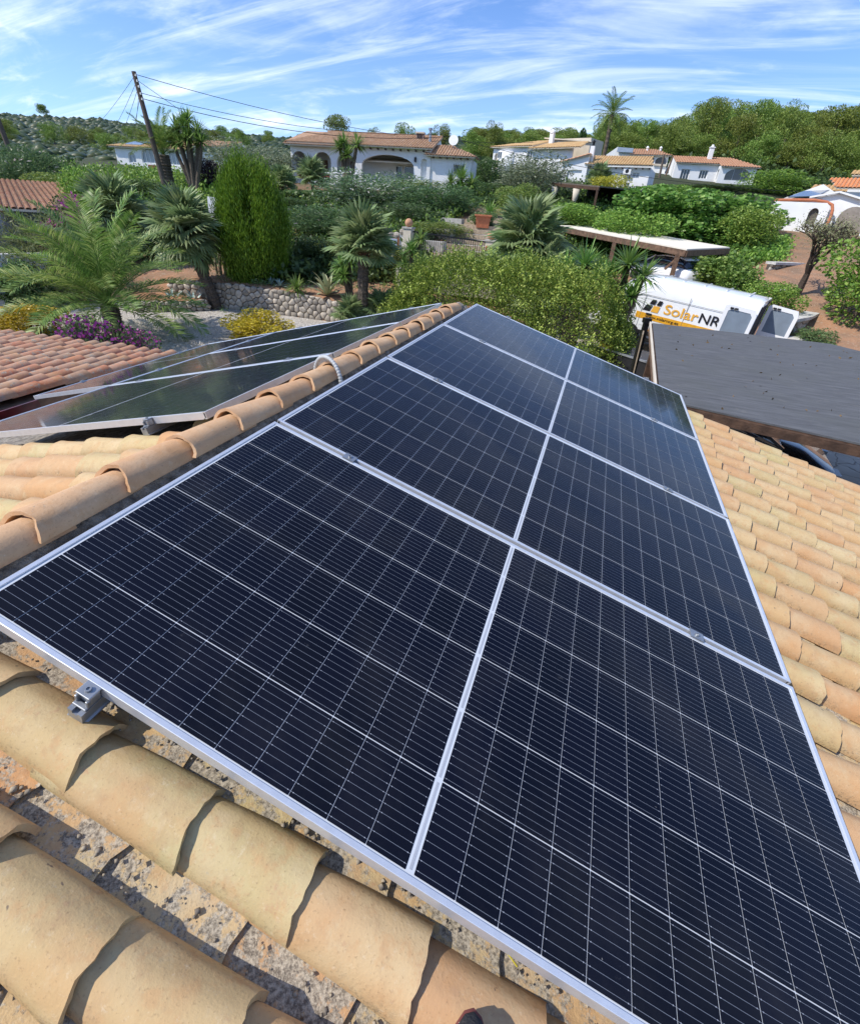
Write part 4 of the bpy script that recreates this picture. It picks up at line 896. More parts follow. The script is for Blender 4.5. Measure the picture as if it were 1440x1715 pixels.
def window(t, a, b, c, d, y=.12, top=None, bars=1, m=None, fr=None, name='window'):
    f = MB(); w = .05; ol = rect(a, b, c, d) if top is None else arch(a, b, c, top, d)
    k = (b-a); inn = [((s-(a+b)/2)*(1-2*w/k)+(a+b)/2, (z-(c+(top or d))/2)*(1-2*w/((top or d)-c))+(c+(top or d))/2) for s, z in ol]
    o = ob(name, panel_mesh(name, ol, [inn], .06, fr or M_white2), t, Matrix.Translation((0, y, 0)))
    g = ob('pane', panel_mesh('pane', inn, [], .02, m or M_glass), o, Matrix.Translation((0, .03, 0)))
    for i in range(bars):
        s = a+k*(i+1)/(bars+1); f.box((s, .02, (c+(top or d))/2-.02), (.05, .05, ((top or d)-c)*.96))
    if bars: f.build('mullion', fr or M_white2, o)
    return o
def box(t, name, a, b, y0, y1, c, d, m): return MB().box(((a+b)/2, (y0+y1)/2, (c+d)/2), (b-a, y1-y0, d-c)).build(name, m, t)
# ---- the long villa in the middle
t = thing('villa', 'long white villa with arched porch and brown tiled roof in the middle distance', 'house', FM((-28.02, 42.63), 9.26))
hl = [arch(.08, 1.55, 3.30, 4.82, 4.1), arch(2.2, 3.85, 3.30, 4.84, 4.1), arch(4.4, 6.1, 3.30, 4.84, 4.1), arch(6.75, 11.52, 2.7, 4.88, 4.05, 16), arch(12.17, 12.69, 3.1, 4.74, 4.45)]
ob('wall', panel_mesh('wall', rect(0, 13.0, .9, 5.34), hl, .3, M_white), t)
box(t, 'wall', 0, .3, .3, 9, .9, 5.5, M_white); box(t, 'wall', 12.7, 13.0, .3, 9, .9, 5.7, M_white); box(t, 'back_wall', .3, 12.7, 2.4, 2.7, .9, 5.4, M_white)
box(t, 'porch_floor', .3, 12.7, .3, 2.4, 2.3, 2.68, M_concr); box(t, 'porch_ceiling', .3, 12.7, .3, 2.4, 5.0, 5.1, M_cream); box(t, 'niche_back', 12.1, 12.7, .3, .45, 3, 4.9, M_white)
for a, b, c, d in ((1.05, 1.62, 2.7, 4.4), (2.15, 2.62, 2.7, 4.4), (4.9, 5.6, 2.7, 4.4)): box(t, 'shutter', a, b, 2.3, 2.36, c, d, M_shut)
for a, b in ((9.3, 9.95), (10.1, 11.1)): window(t, a, b, 2.7, 4.25, 2.3, bars=0)
MB().prism([(7.0, 2.35, 4.78), (7.0, .5, 4.42), (7.0, .5, 4.34), (7.0, 2.35, 4.7)], (0, 0, 0), (4.3, 0, 0)).build('awning', M_cream, t)
for a, b in ((.56, 1.12), (2.99, 3.65), (4.95, 5.55)):
    lm = MB(); 
    for i in range(4): lm.box((a+(b-a)*i/3, -.015, 2.96), (.05, .06, .42))
    for i in range(3): lm.box(((a+b)/2, -.018, 2.77+.19*i), (b-a+.05, .05, .05))
    lm.build('brick_lattice', mat('lattice_brick', (.36, .12, .08), .9), t); box(t, 'lattice_shade', a, b, -.006, .0, 2.76, 3.16, M_dark)  # dark sheet on the wall stands in for shade between the bricks
box(t, 'parapet_coping', -.03, 6.3, -.05, .33, 3.24, 3.30, M_white2)
roof(t, (-.3, 4.6, 6.85), (0, -5.1, -1.40), (1, 0, 0), 5.3, 13.5, M_far1, inside=lambda u, v: v > max(0, 2.4-u*.46))
roof(t, (-.3, -.05, 5.42), (0, -.55, -.16), (1, 0, 0), .58, 5.4, M_far1, name='porch_roof')
MB().prism([(-.3, -.5, 5.44), (-.3, 4.6, 6.84), (2.2, 4.6, 6.84)], (0, 0, -.04), (0, 0, .02)).build('roof_hip', M_far1, t)
MB().beam((1.9, 4.6, 6.9), (13.2, 4.6, 6.9), .26, .16).build('roof_ridge', M_far1, t); MB().beam((13.1, -.5, 5.44), (13.1, 4.6, 6.86), .14, .1, (0, 0, 1)).build('verge', M_far1, t)
MB().prism([(12.85, .3, 5.2), (12.85, 8.6, 5.2), (12.85, 4.6, 6.75)], (-.1, 0, 0), (.12, 0, 0)).build('gable', M_white, t)
for i in range(9): box(t, 'rafter_end', 6.9+.68*i, 7.0+.68*i, -.42, .0, 5.2, 5.33, M_wood)
ob('wall', panel_mesh('wall', rect(13.0, 16.6, 1.2, 4.95), [rect(15.1, 16.05, 3.75, 4.4)], .3, M_white), t, Matrix.Translation((0, .12, 0)))
box(t, 'wall', 16.3, 16.6, .42, 5, 1.2, 4.95, M_white); window(t, 15.1, 16.05, 3.75, 4.4, .3)
gm = MB()
for i in range(7): gm.tube([(15.1+.158*i, .05, 3.7), (15.1+.158*i, -.05, 4.1), (15.1+.158*i, .05, 4.5)], .015, 4)
gm.build('window_grille', M_iron, t)
roof(t, (12.6, 2.4, 6.0), (0, -2.8, -1.0), (1, 0, 0), 3.0, 4.4, M_far1, inside=lambda u, v: v < 1.8+u*.92, name='wing_roof')
roof(t, (14.4, 2.4, 6.0), (2.6, 0, -1.0), (0, -1, 0), 2.8, 2.8, M_far1, inside=lambda u, v: v < u*1.05, name='wing_roof', under=False)
for i in range(6): box(t, 'rafter_end', 13.2+.6*i, 13.3+.6*i, -.3, .12, 4.82, 4.94, M_wood)
cb = box(t, 'chimney', 11.0, 11.66, 3.0, 3.6, 6.0, 6.9, mat('chimney_brick', (.46, .33, .27), .9, .2, 14)); box(cb, 'chimney_cap', 10.92, 11.74, 2.92, 3.68, 6.9, 7.02, M_cream)
for i in range(3): box(cb, 'slot_shade', 11.1+.17*i, 11.2+.17*i, 2.97, 3.0, 6.5, 6.86, M_dark)  # dark blocks on the chimney face stand in for shade inside its slots
MB().tube([(12.5, 2.0, 5.9), (12.5, 2.0, 7.05)], .12, 8).tube([(12.5, 2.0, 7.05), (12.5, 2.0, 7.2)], .19, 8).build('flue', M_rail, t)
d = MB().lathe([(.02, 0), (.25, .05), (.42, .16)], n=14); d.build('satellite_dish', M_white2, t, M=Matrix.Translation((14.7, 1.6, 6.3)) @ Matrix.Rotation(R(75), 4, 'X')); MB().tube([(14.7, 1.6, 5.6), (14.7, 1.65, 6.4)], .03, 5).build('mast', M_rail, t)
MB().box((11.68, -.12, 4.62), (.16, .16, .34)).box((11.68, -.06, 4.85), (.03, .12, .03)).build('wall_lamp', M_iron, t)
# ---- white villa at the left with arched windows
t = thing('villa', 'white villa with tall arched windows and rooftop solar panels behind the wooden pole', 'house', FM((-48.5, 41.6), 9))
ob('wall', panel_mesh('wall', rect(.3, 8.2, 1.2, 4.5), [arch(1.67, 2.5, 3.25, 4.14, 3.8), arch(3.2, 4.95, 3.3, 4.62, 3.75), arch(6.1, 7.4, 3.25, 4.5, 3.8)], .3, M_white2), t)
box(t, 'wall', .3, .6, .3, 7, 1.2, 4.5, M_white2); box(t, 'wall', 8.2, 12.2, 1.5, 8, 1.2, 4.6, M_white2); box(t, 'brick_panel', 3.75, 4.9, -.03, .0, 2.85, 3.15, mat('red_brick_panel', (.30, .10, .07), .9))
window(t, 1.67, 2.5, 3.25, 3.8, .12, top=4.14, m=M_pale); window(t, 3.2, 4.95, 3.3, 3.75, .12, top=4.62, bars=3, m=M_pale); window(t, 6.1, 7.4, 3.25, 3.8, .12, top=4.5, bars=2, m=M_pale)
roof(t, (-.1, 3.6, 5.6), (0, -4.0, -1.05), (1, 0, 0), 4.1, 8.6, M_far2, inside=lambda u, v: 3.0-u*.75 < v < 8.6)
for i in range(2): MB().prism([Vector((1.35+1.9*i, .3+1.0*i, 4.82+.26*i)), Vector((3.15+1.9*i, .3+1.0*i, 4.82+.26*i)), Vector((3.15+1.9*i, 1.9+1.0*i, 5.25+.26*i)), Vector((1.35+1.9*i, 1.9+1.0*i, 5.25+.26*i))], (0, 0, 0), (0, 0, .05)).build('roof_solar_panel', M_pale, t)
roof(t, (8.0, 3.6, 5.75), (0, -2.6, -.7), (1, 0, 0), 2.7, 4.4, M_far1); MB().prism([(12.25, 1.0, 4.4), (12.25, 8, 4.4), (12.25, 4, 5.6)], (-.1, 0, 0), (.05, 0, 0)).build('gable', M_white2, t)
# ---- hut at the left edge
t = thing('hut', 'small white hut with tiled roof at the left edge, below the leaning pole', 'hut', FM((-50.76, 29.62), 58.35))
ob('wall', panel_mesh('wall', rect(0, 3.1, -.6, 1.5), [rect(.6, 2.42, .2, 1.35)], .2, M_white2), t); box(t, 'wall', 2.9, 3.1, .2, 3, -.6, 1.5, M_white2); window(t, .6, 2.42, .2, 1.35, .08, bars=1, m=M_pale)
roof(t, (-.3, 1.6, 2.15), (0, -1.9, -.62), (1, 0, 0), 2.0, 3.6, M_far2, inside=lambda u, v: v < 2.2+u*.7)
# ---- red roofed house by the bougainvillea
t = thing('house', 'white house with low red tiled roof behind the date palm, at the left edge', 'house')
q = [Vector((*pol(a, r), z)) for a, r, z in ((-59, 40, .9), (-54.2, 39, .9), (-55.9, 33.5, .34), (-59.2, 28, -.15))]
U = q[3]-q[0]; roof(t, q[0]+(q[0]-q[1])*.25, U, q[1]-q[0], U.length, (q[1]-q[0]).length*1.25, M_far3, pitch=.24, expo=.36, inside=lambda u, v: v < 5.2-u*.10)
wd = (q[2]-q[3]).normalized(); a = q[3]+Vector((-.35, .25, -.15))-wd*3; b = q[2]+Vector((-.45, .3, -.12)); MB().beam(a-Vector((0, 0, 1.6)), b-Vector((0, 0, 1.4)), .25, 3.0).build('wall', M_white, t)
MB().beam(b-Vector((0, 0, 1.4)), Vector((*pol(-54.6, 40), -.6)), .25, 2.9).build('wall', M_white, t)
t = thing('garden_wall', 'white rendered garden wall at the left edge behind the date palm', 'wall'); a, b = Vector((*pol(-63, 24.2), -2.7)), Vector((*pol(-57.0, 25.6), -2.75)); MB().beam(a, b, .25, 2.3).build('wall', M_white, t)
t = thing('garden_wall', 'short white wall between the leaning fan palm and the thuja', 'wall'); MB().beam(Vector((*pol(-42.5, 33), .0)), Vector((*pol(-39.8, 32), -.1)), .25, 1.5).build('wall', M_white, t)
# ---- house with round corner, middle right
t = thing('house', 'white house with rounded corner room and ochre roof behind the olive tree', 'house', FM((-13.51, 66.01), -22.39))
ob('wall', panel_mesh('wall', rect(-1.5, 9.2, 3.5, 7.95), [arch(-1.3, -.5, 5.8, 7.5, 7.2), rect(3.4, 4.1, 6.9, 7.6)], .3, M_white), t); window(t, 3.4, 4.1, 6.9, 7.6)
MB().lathe([(1.0, 4.0), (1.0, 7.6)], (.55, .0, 0), 20).build('round_room', M_white2, t, True); window(t, -.1, .55, 6.8, 7.5, -1.02)
box(t, 'wall', -1.5, -1.2, .3, 6, 3.5, 8.0, M_white2); box(t, 'niche_back', -1.4, -.4, .3, .4, 5.7, 7.6, M_cream)
roof(t, (-1.9, 4.5, 9.1), (0, -4.9, -1.05), (1, 0, 0), 5.0, 6.2, M_far2, inside=lambda u, v: v > 3.8-u*.76, pitch=.3)
roof(t, (4.0, 3.5, 8.75), (0, -4.2, -1.0), (1, 0, 0), 4.3, 6.6, M_far2, pitch=.3, inside=lambda u, v: v < 5.2+u*.3)
box(t, 'back_wall', 3.0, 8.9, 4.6, 8, 6, 9.3, M_cream); MB().beam((2.8, 4.5, 9.42), (9.1, 4.5, 8.9), .3, .12).build('roof_edge', M_cream, t)
c = box(t, 'chimney', 4.6, 5.05, 2.5, 2.95, 8.0, 9.6, M_white2); MB().lathe([(.3, 9.6), (.3, 9.75), (.06, 10.0)], (4.82, 2.72, 0), 10).build('chimney_cap', M_white2, c)
# ---- ochre roofed house
t = thing('house', 'white house with ochre tiled roof, slim chimney and air conditioner', 'house', FM((-2.67, 56.49), -8.48))
ob('wall', panel_mesh('wall', rect(.1, 6.0, 2.4, 5.62), [rect(4.46, 5.1, 4.75, 5.2), rect(3.9, 4.4, 3.6, 4.35)], .3, M_white), t); window(t, 4.46, 5.1, 4.75, 5.2, m=M_pale); window(t, 3.9, 4.4, 3.6, 4.35)
box(t, 'wall', 5.7, 6.0, .3, 5, 2.4, 5.6, M_white)
roof(t, (-.1, 2.6, 6.75), (0, -3.1, -1.0), (1, 0, 0), 3.25, 6.3, M_far2, pitch=.26, inside=lambda u, v: v < 5.7+u*.2)
for i in range(10): box(t, 'rafter_end', .3+.62*i, .38+.62*i, -.35, 0, 5.45, 5.58, M_wood)
ob('gable', panel_mesh('gable', [(-2.4, 2.4), (.1, 2.4), (.1, 6.5), (-2.4, 5.85)], [rect(-1.8, -.36, 3.6, 5.25)], .3, M_white), t, Matrix.Translation((0, -.4, 0))); box(t, 'garage_door', -1.8, -.36, -.25, -.2, 3.6, 5.25, M_white2)
roof(t, (.2, -.6, 6.6), (-2.8, 0, -.72), (0, 1, 0), 2.9, 6, M_far3, pitch=.26)
c = box(t, 'chimney', -.08, .32, .2, .6, 5.6, 7.35, M_white); MB().tube([(.12, .4, 7.35), (.12, .4, 7.6)], .12, 8).lathe([(.06, 0), (.2, .08), (.05, .26)], (.12, .4, 7.6), 8).build('chimney_cowl', M_iron, c)
ac = box(t, 'air_conditioner', 3.6, 4.3, -.32, -.02, 5.0, 5.5, M_white2); MB().tube([(3.95, -.325, 5.27), (3.95, -.33, 5.27)], .17, 16).build('fan_grille', M_blackpl, ac); MB().box((4.25, -.06, 4.75), (.1, .1, .3)).build('wall_lamp', M_iron, t)
# ---- arcaded house behind
t = thing('house', 'white house with arcaded upper porch and red roof, partly behind the ochre roofed one', 'house', FM((.51, 79.62), -1.75))
ob('wall', panel_mesh('wall', [(-2.6, 6), (5.5, 6), (5.5, 9.05), (.9, 9.1), (.75, 9.85), (-.2, 9.2), (-1.2, 9.95), (-2.6, 8.95)], [arch(2.3, 3.8, 8.1, 9.02, 8.6), arch(3.98, 5.4, 8.0, 8.9, 8.5), arch(1.0, 2.0, 8.2, 8.95, 8.6)], .3, M_white2), t)
box(t, 'back_wall', .9, 5.5, 1.8, 2.0, 6, 9.2, mat('porch_shade_wall', (.35, .36, .36), .9)); MB().beam((3.9, -.1, 8.02), (5.5, -.1, 7.98), .2, .22).build('balcony_edge', M_cream, t)  # back wall coloured darker for the shade inside the porch
roof(t, (.7, 2.6, 10.0), (0, -3.0, -.95), (1, 0, 0), 3.15, 5.1, M_far3, pitch=.3, inside=lambda u, v: v < 2.9+u*.8)
MB().prism([(-1.2, 0, 9.85), (.85, 0, 9.75), (.85, -.5, 9.25), (-1.2, -.5, 9.3)], (0, 0, 0), (0, 0, .06)).build('roof_solar_panel', M_pale, t)
for s in (2.6, 4.3): MB().lathe([(.14, 9.2), (.14, 10.0), (.22, 10.1), (.05, 10.3)], (s, 1.8, 0), 8).build('chimney', M_white2, t)
# ---- house with big arched window, right
t = thing('house', 'white house with red tiled roof and one big arched window below the pine hill', 'house', FM((7.17, 75.39), 5.38))
ob('wall', panel_mesh('wall', rect(0, 4.95, 4.6, 7.95), [rect(.62, 1.66, 6.2, 7.35), rect(2.83, 3.8, 6.4, 7.33)], .3, M_white), t, Matrix.Translation((0, .6, 0)))
window(t, .62, 1.66, 6.2, 7.35, .75, bars=2); window(t, 2.83, 3.8, 6.4, 7.33, .75, bars=2)
ob('gable', panel_mesh('gable', [(.6, 4.6), (7.5, 4.6), (7.5, 7.9), (4.1, 9.0), (.6, 7.9)], [], .25, M_white2), t, Matrix.Rotation(R(90), 4, 'Z')); box(t, 'side_annex', -1.6, -.26, 3.5, 8, 4.6, 7.0, M_white2)
ob('wall', panel_mesh('wall', rect(5.0, 8.9, 4.6, 7.75), [arch(5.54, 8.36, 6.3, 7.58, 6.8, 14), rect(8.5, 8.68, 6.6, 7.2)], .3, M_white), t, Matrix.Translation((0, -.6, 0))); window(t, 5.54, 8.36, 6.3, 6.8, -.4, top=7.58, bars=2, m=M_glass, fr=M_rail)
ob('wall', panel_mesh('wall', rect(-.6, .65, 4.6, 7.8), [arch(-.35, .35, 6.3, 7.5, 7.2)], .2, M_white2), t, Matrix.Translation((5.0, 0, 0)) @ Matrix.Rotation(R(90), 4, 'Z')); box(t, 'niche_back', 5.15, 5.25, -.4, .5, 6.2, 7.6, M_dark); box(t, 'wall', 8.6, 8.9, -.3, 6, 4.6, 7.7, M_white)  # dark niche back stands in for the shade inside the side arch
roof(t, (-.2, 4.1, 9.05), (0, -3.9, -1.05), (1, 0, 0), 4.0, 5.3, M_far3, pitch=.3); roof(t, (4.9, 4.1, 9.05), (0, -5.0, -1.35), (1, 0, 0), 5.2, 4.3, M_far3, pitch=.3, inside=lambda u, v: v < 2.0+u*.5)
c = box(t, 'chimney', 3.7, 4.2, 2.6, 3.1, 8.2, 9.9, M_white2); MB().box((3.95, 2.85, 10.0), (.62, .62, .1)).lathe([(.2, 10.05), (.12, 10.3)], (3.95, 2.85, 0), 8).build('chimney_cap', M_white2, c)
MB().tube([(-1.2, 1.5, 4.5), (-.7, 1.5, 8.8)], .10, 6).build('downpipe', M_wood2, t)
# ---- white arched house at the right edge
t = thing('house', 'bright white house with curved garden wall, arches and orange roof at the right edge', 'house', FM((10.75, 40.5), -20))
ob('wall', panel_mesh('wall', rect(.1, 3.2, -.6, 2.72), [arch(2.2, 2.72, 1.5, 2.42, 2.1)], .25, M_white2), t); box(t, 'window_recess', 2.15, 2.75, .2, .26, 1.4, 2.5, M_greywood)
cp = MB(); cp.tube([(.05, .12, 2.78), (1.2, .12, 2.84), (2.2, .12, 2.86), (2.9, .1, 2.78), (3.25, 0, 2.62), (3.38, -.1, 2.3), (3.42, -.2, 1.9), (3.4, -.3, 1.4)], .085, 8); cp.build('terracotta_coping', M_terra, t)
ob('gable', panel_mesh('gable', [(2.0, -.6), (8, -.6), (8, 2.0), (5.2, 2.85), (3.33, 3.28), (2.0, 2.95)], [arch(3.75, 5.2, .6, 2.6, 1.9)], .3, M_white2), t, Matrix.Translation((0, .5, 0))); box(t, 'porch_back', 3.2, 8, 2.6, 2.8, -.6, 3.2, mat('shaded_porch_wall', (.34, .30, .26), .9))  # porch wall colour darkened for the shade behind the arch
MB().beam((1.9, .45, 3.02), (3.33, .45, 3.36), .4, .1).beam((3.33, .45, 3.36), (8.0, .45, 2.08), .4, .1).build('gable_coping', M_white2, t)
MB().prism([(.3, .5, 2.8), (2.6, .5, 3.0), (2.6, 4, 3.5), (.3, 4, 3.2)], (0, 0, -.1), (0, 0, 0)).build('flat_roof', M_concr, t)
MB().prism([(.7, .8, 2.98), (2.2, .8, 3.08), (2.6, 3.6, 3.6), (1.2, 3.6, 3.5)], (0, 0, 0), (0, 0, .06)).build('roof_solar_panel', mat('dark_solar_glass', (.03, .035, .045), .2, coat=.6), t)
ob('upper_gable', panel_mesh('upper_gable', [(.4, 2.6), (9, 2.6), (9, 3.6), (2.85, 3.6), (2.1, 4.02), (.6, 3.35)], [], .3, M_white2), t, Matrix.Translation((0, 4.2, 0)))
roof(t, (2.1, 6.5, 4.55), (0, -2.6, -.72), (1, 0, 0), 2.75, 7, M_far4, pitch=.22, inside=lambda u, v: v > u*.28)
box(t, 'far_wing', 3.4, 9, 9, 12, 3, 4.9, M_white2); roof(t, (3.3, 11.0, 5.4), (0, -2.4, -.45), (1, 0, 0), 2.5, 6, M_far2, pitch=.24); MB().lathe([(.24, 4.8), (.24, 5.5), (.1, 5.7)], (4.0, 10, 0), 8).build('chimney', M_white2, t)
roof(t, (1.0, 14, 4.6), (0, -3, -.6), (1, 0, 0), 3.1, 3.8, M_far2, pitch=.3, name='outbuilding_roof')
# ---- pergola
a, b = Vector((*pol(-7.1, 44), 3.36)), Vector((*pol(-2.3, 39.5), 3.0)); e_ = (b-a); e_.z = 0; e_.normalize(); n_ = Vector((-e_.y, e_.x, 0))
t = thing('pergola', 'dark timber pergola with flat roof and tied white curtains', 'pergola')
MB().prism([a, b, b+n_*4, a+n_*4], (0, 0, -.05), (0, 0, .03)).build('roof', M_greywood, t)
MB().beam(a-Vector((0, 0, .15)), b-Vector((0, 0, .15)), .12, .2).build('beam', M_wood, t); MB().beam(a+n_*4-Vector((0, 0, .15)), b+n_*4-Vector((0, 0, .15)), .12, .2).build('beam', M_wood, t)
for f in (.04, .52, .97):
    p = a.lerp(b, f); MB().beam(p-Vector((0, 0, 2.8)), p-Vector((0, 0, .2)), .16, .16, (1, 0, 0)).build('post', M_wood, t); MB().beam(p+n_*4-Vector((0, 0, 2.8)), p+n_*4-Vector((0, 0, .2)), .16, .16, (1, 0, 0)).build('post', M_wood, t)
    if f < .6: MB().tube([p+e_*.3-Vector((0, 0, .3)), p+e_*.22-Vector((0, 0, 1.0)), p+e_*.12-Vector((0, 0, 1.5)), p+e_*.16-Vector((0, 0, 2.3))], [.30, .17, .07, .18], 9).build('curtain', M_cream, t, True)
MB().prism([a+n_*3.6, b+n_*3.6, b+n_*3.7, a+n_*3.7], (0, 0, -2.6), (0, 0, -.2)).build('back_shade', M_dark, t)  # dark sheet added to stand in for shade under the pergola roof
# ---- cream roofed carport with a parked white car
cpts = [Vector((*pol(-5.53, 32.4), .455)), Vector((*pol(7.37, 27), -.10)), Vector((*pol(11.04, 32.2), -.01))]; cpts.append(cpts[0]+cpts[2]-cpts[1])
t = thing('carport', 'timber carport with a cream sheet roof behind the white van', 'carport')
up = Vector((0, 0, 1))
ro = MB().prism(cpts, (0, 0, -.02), (0, 0, .04)).build('roof_sheet', mat('cream_roof_sheet', (.80, .74, .62), .8, .04, 1.5), t)
A_, B_, C_, D_ = cpts
for p, q in ((A_, B_), (B_, C_), (C_, D_), (D_, A_)): MB().beam(p-up*.16, q-up*.16, .10, .26).build('fascia', M_wood2, t)
for i in range(7): MB().beam(A_.lerp(B_, (i+.5)/7)-up*.14, D_.lerp(C_, (i+.5)/7)-up*.14, .08, .16).build('rafter', M_wood, t)
for p in (A_.lerp(B_, .03), A_.lerp(B_, .5), A_.lerp(B_, .955), C_.lerp(D_, .05), C_.lerp(D_, .95), C_.lerp(B_, .1)):
    MB().beam(Vector((p.x, p.y, gz(p.x, p.y)-.1)), p-up*.25, .2, .2, (1, 0, 0)).build('post', M_wood2, t)
MB().beam(A_.lerp(B_, .9)-up*1.0, A_.lerp(B_, .97)-up*.3, .1, .1).build('brace', M_wood2, t)
# ---- dark felt roofed carport on the right
def felt_mat():
    m, nt, b, out = newmat('grey_roofing_felt'); tc = nt.nodes.new('ShaderNodeTexCoord'); mp = nt.nodes.new('ShaderNodeMapping'); mp.inputs['Scale'].default_value = (.9, 6, 1); nt.links.new(tc.outputs['Object'], mp.inputs[0])
    c = mixc_(nt, mrange(nt, nnode(nt, mp.outputs[0], 2.2, 8, .65), .32, .68), (.056, .057, .060), (.128, .131, .135)); c = mixc_(nt, mrange(nt, nnode(nt, tc.outputs['Object'], .9, 6), .45, .65, 0, .6), c, (.085, .088, .082)); c = mixc_(nt, mrange(nt, nnode(nt, tc.outputs['Object'], 3.2, 9, .75), .58, .66, 0, .45), c, (.16, .155, .14))
    c = mixc_(nt, mrange(nt, nnode(nt, tc.outputs['Object'], 240, 2), .45, .7, 0, .5), c, (.14, .145, .15))
    nt.links.new(c, b.inputs['Base Color']); b.inputs['Roughness'].default_value = .85
    bp = nt.nodes.new('ShaderNodeBump'); bp.inputs['Strength'].default_value = .3; bp.inputs['Distance'].default_value = .01; nt.links.new(nnode(nt, tc.outputs['Object'], 200, 3), bp.inputs['Height']); nt.links.new(bp.outputs[0], b.inputs['Normal']); return m
M_felt = felt_mat()
t = thing('carport', 'timber carport with grey felt roof beside the solar array, right of the hedge', 'carport', Matrix.Translation((0, 0, -1.15)))
FL = [(2.24, 5.95), (9.0, 4.55), (9.0, 8.2), (6.05, 11.75), (2.5, 11.65)]
MB().prism([(x, y, 0) for x, y in FL], (0, 0, -.03), (0, 0, 0)).build('roof_board', M_wood, t)
import itertools
for i in range(7):                                                       # felt laid in overlapping widths
    y0, y1 = i/7, (i+1)/7+.012
    L0 = Vector((2.24+.26*y0, 5.95+5.7*y0, .0)); L1 = Vector((2.24+.26*y1, 5.95+5.7*min(y1, 1), 0)); 
    def rx(y): return 9.0 if y < 8.2 else 9.0-(y-8.2)*(2.95/3.55)
    s0, s1 = 4.55+7.2*y0, 4.55+7.2*min(y1, 1)
    MB().prism([L0, Vector((rx(s0), s0, 0)), Vector((rx(s1), s1, 0)), L1], (0, 0, .002), (0, 0, .006+.003*(6-i))).build('felt_strip', M_felt, t)
def bm3(n, a, b, w_, h_, m): MB().beam(a, b, w_, h_).build(n, m, t)
bm3('fascia', (2.22, 5.93, -.065), (9.0, 4.53, -.065), .05, .11, M_wood); bm3('fascia', (2.22, 5.93, -.09), (2.48, 11.67, -.09), .05, .15, M_wood2); bm3('fascia', (2.48, 11.67, -.1), (6.05, 11.77, -.1), .05, .17, M_wood2); bm3('fascia', (6.05, 11.77, -.1), (9.0, 8.2, -.1), .05, .17, M_wood2)
bm3('edge_trim', (2.195, 5.9, .0), (2.455, 11.68, .0), .03, .05, M_cream)
bm3('beam', (2.5, 6.5, -.13), (9.0, 5.2, -.13), .12, .14, M_wood); bm3('beam', (2.6, 11.2, -.17), (6.3, 11.2, -.17), .12, .22, M_wood)
for i in range(9): bm3('rafter', (2.6+.75*i, 6.3-.15*i, -.10), (2.7+.55*i, 11.3, -.10), .08, .14, M_wood)
for x, y in ((2.6, 6.6), (2.65, 11.2), (5.95, 11.2), (5.35, 6.0), (8.6, 5.4)): MB().beam((x, y, -2.3), (x, y, -.28), .14, .14, (1, 0, 0)).build('post', M_wood, t)
MB().beam((5.35, 6.0, -.75), (5.95, 5.9, -.3), .09, .09).build('brace', M_wood, t)

rg_ = np.random.default_rng(12); P_ = []
for i in range(90):
    y_ = 5.9+5.6*rg_.random(); x_ = 2.5+(rx(y_)-2.6)*rg_.random(); i_ = int((y_-5.6)/5.9*7); P_.append((x_, y_, .034-.003*max(0, i_)))
tag(ob('dry_leaves', leaf_mesh('dry_leaves', np.array(P_), np.tile([0, 0, .02], (90, 1)), .03, .055, mat('dry_leaf', (.20, .13, .06), .9, .3, 9), 5, 0, .05), t), kind='stuff')

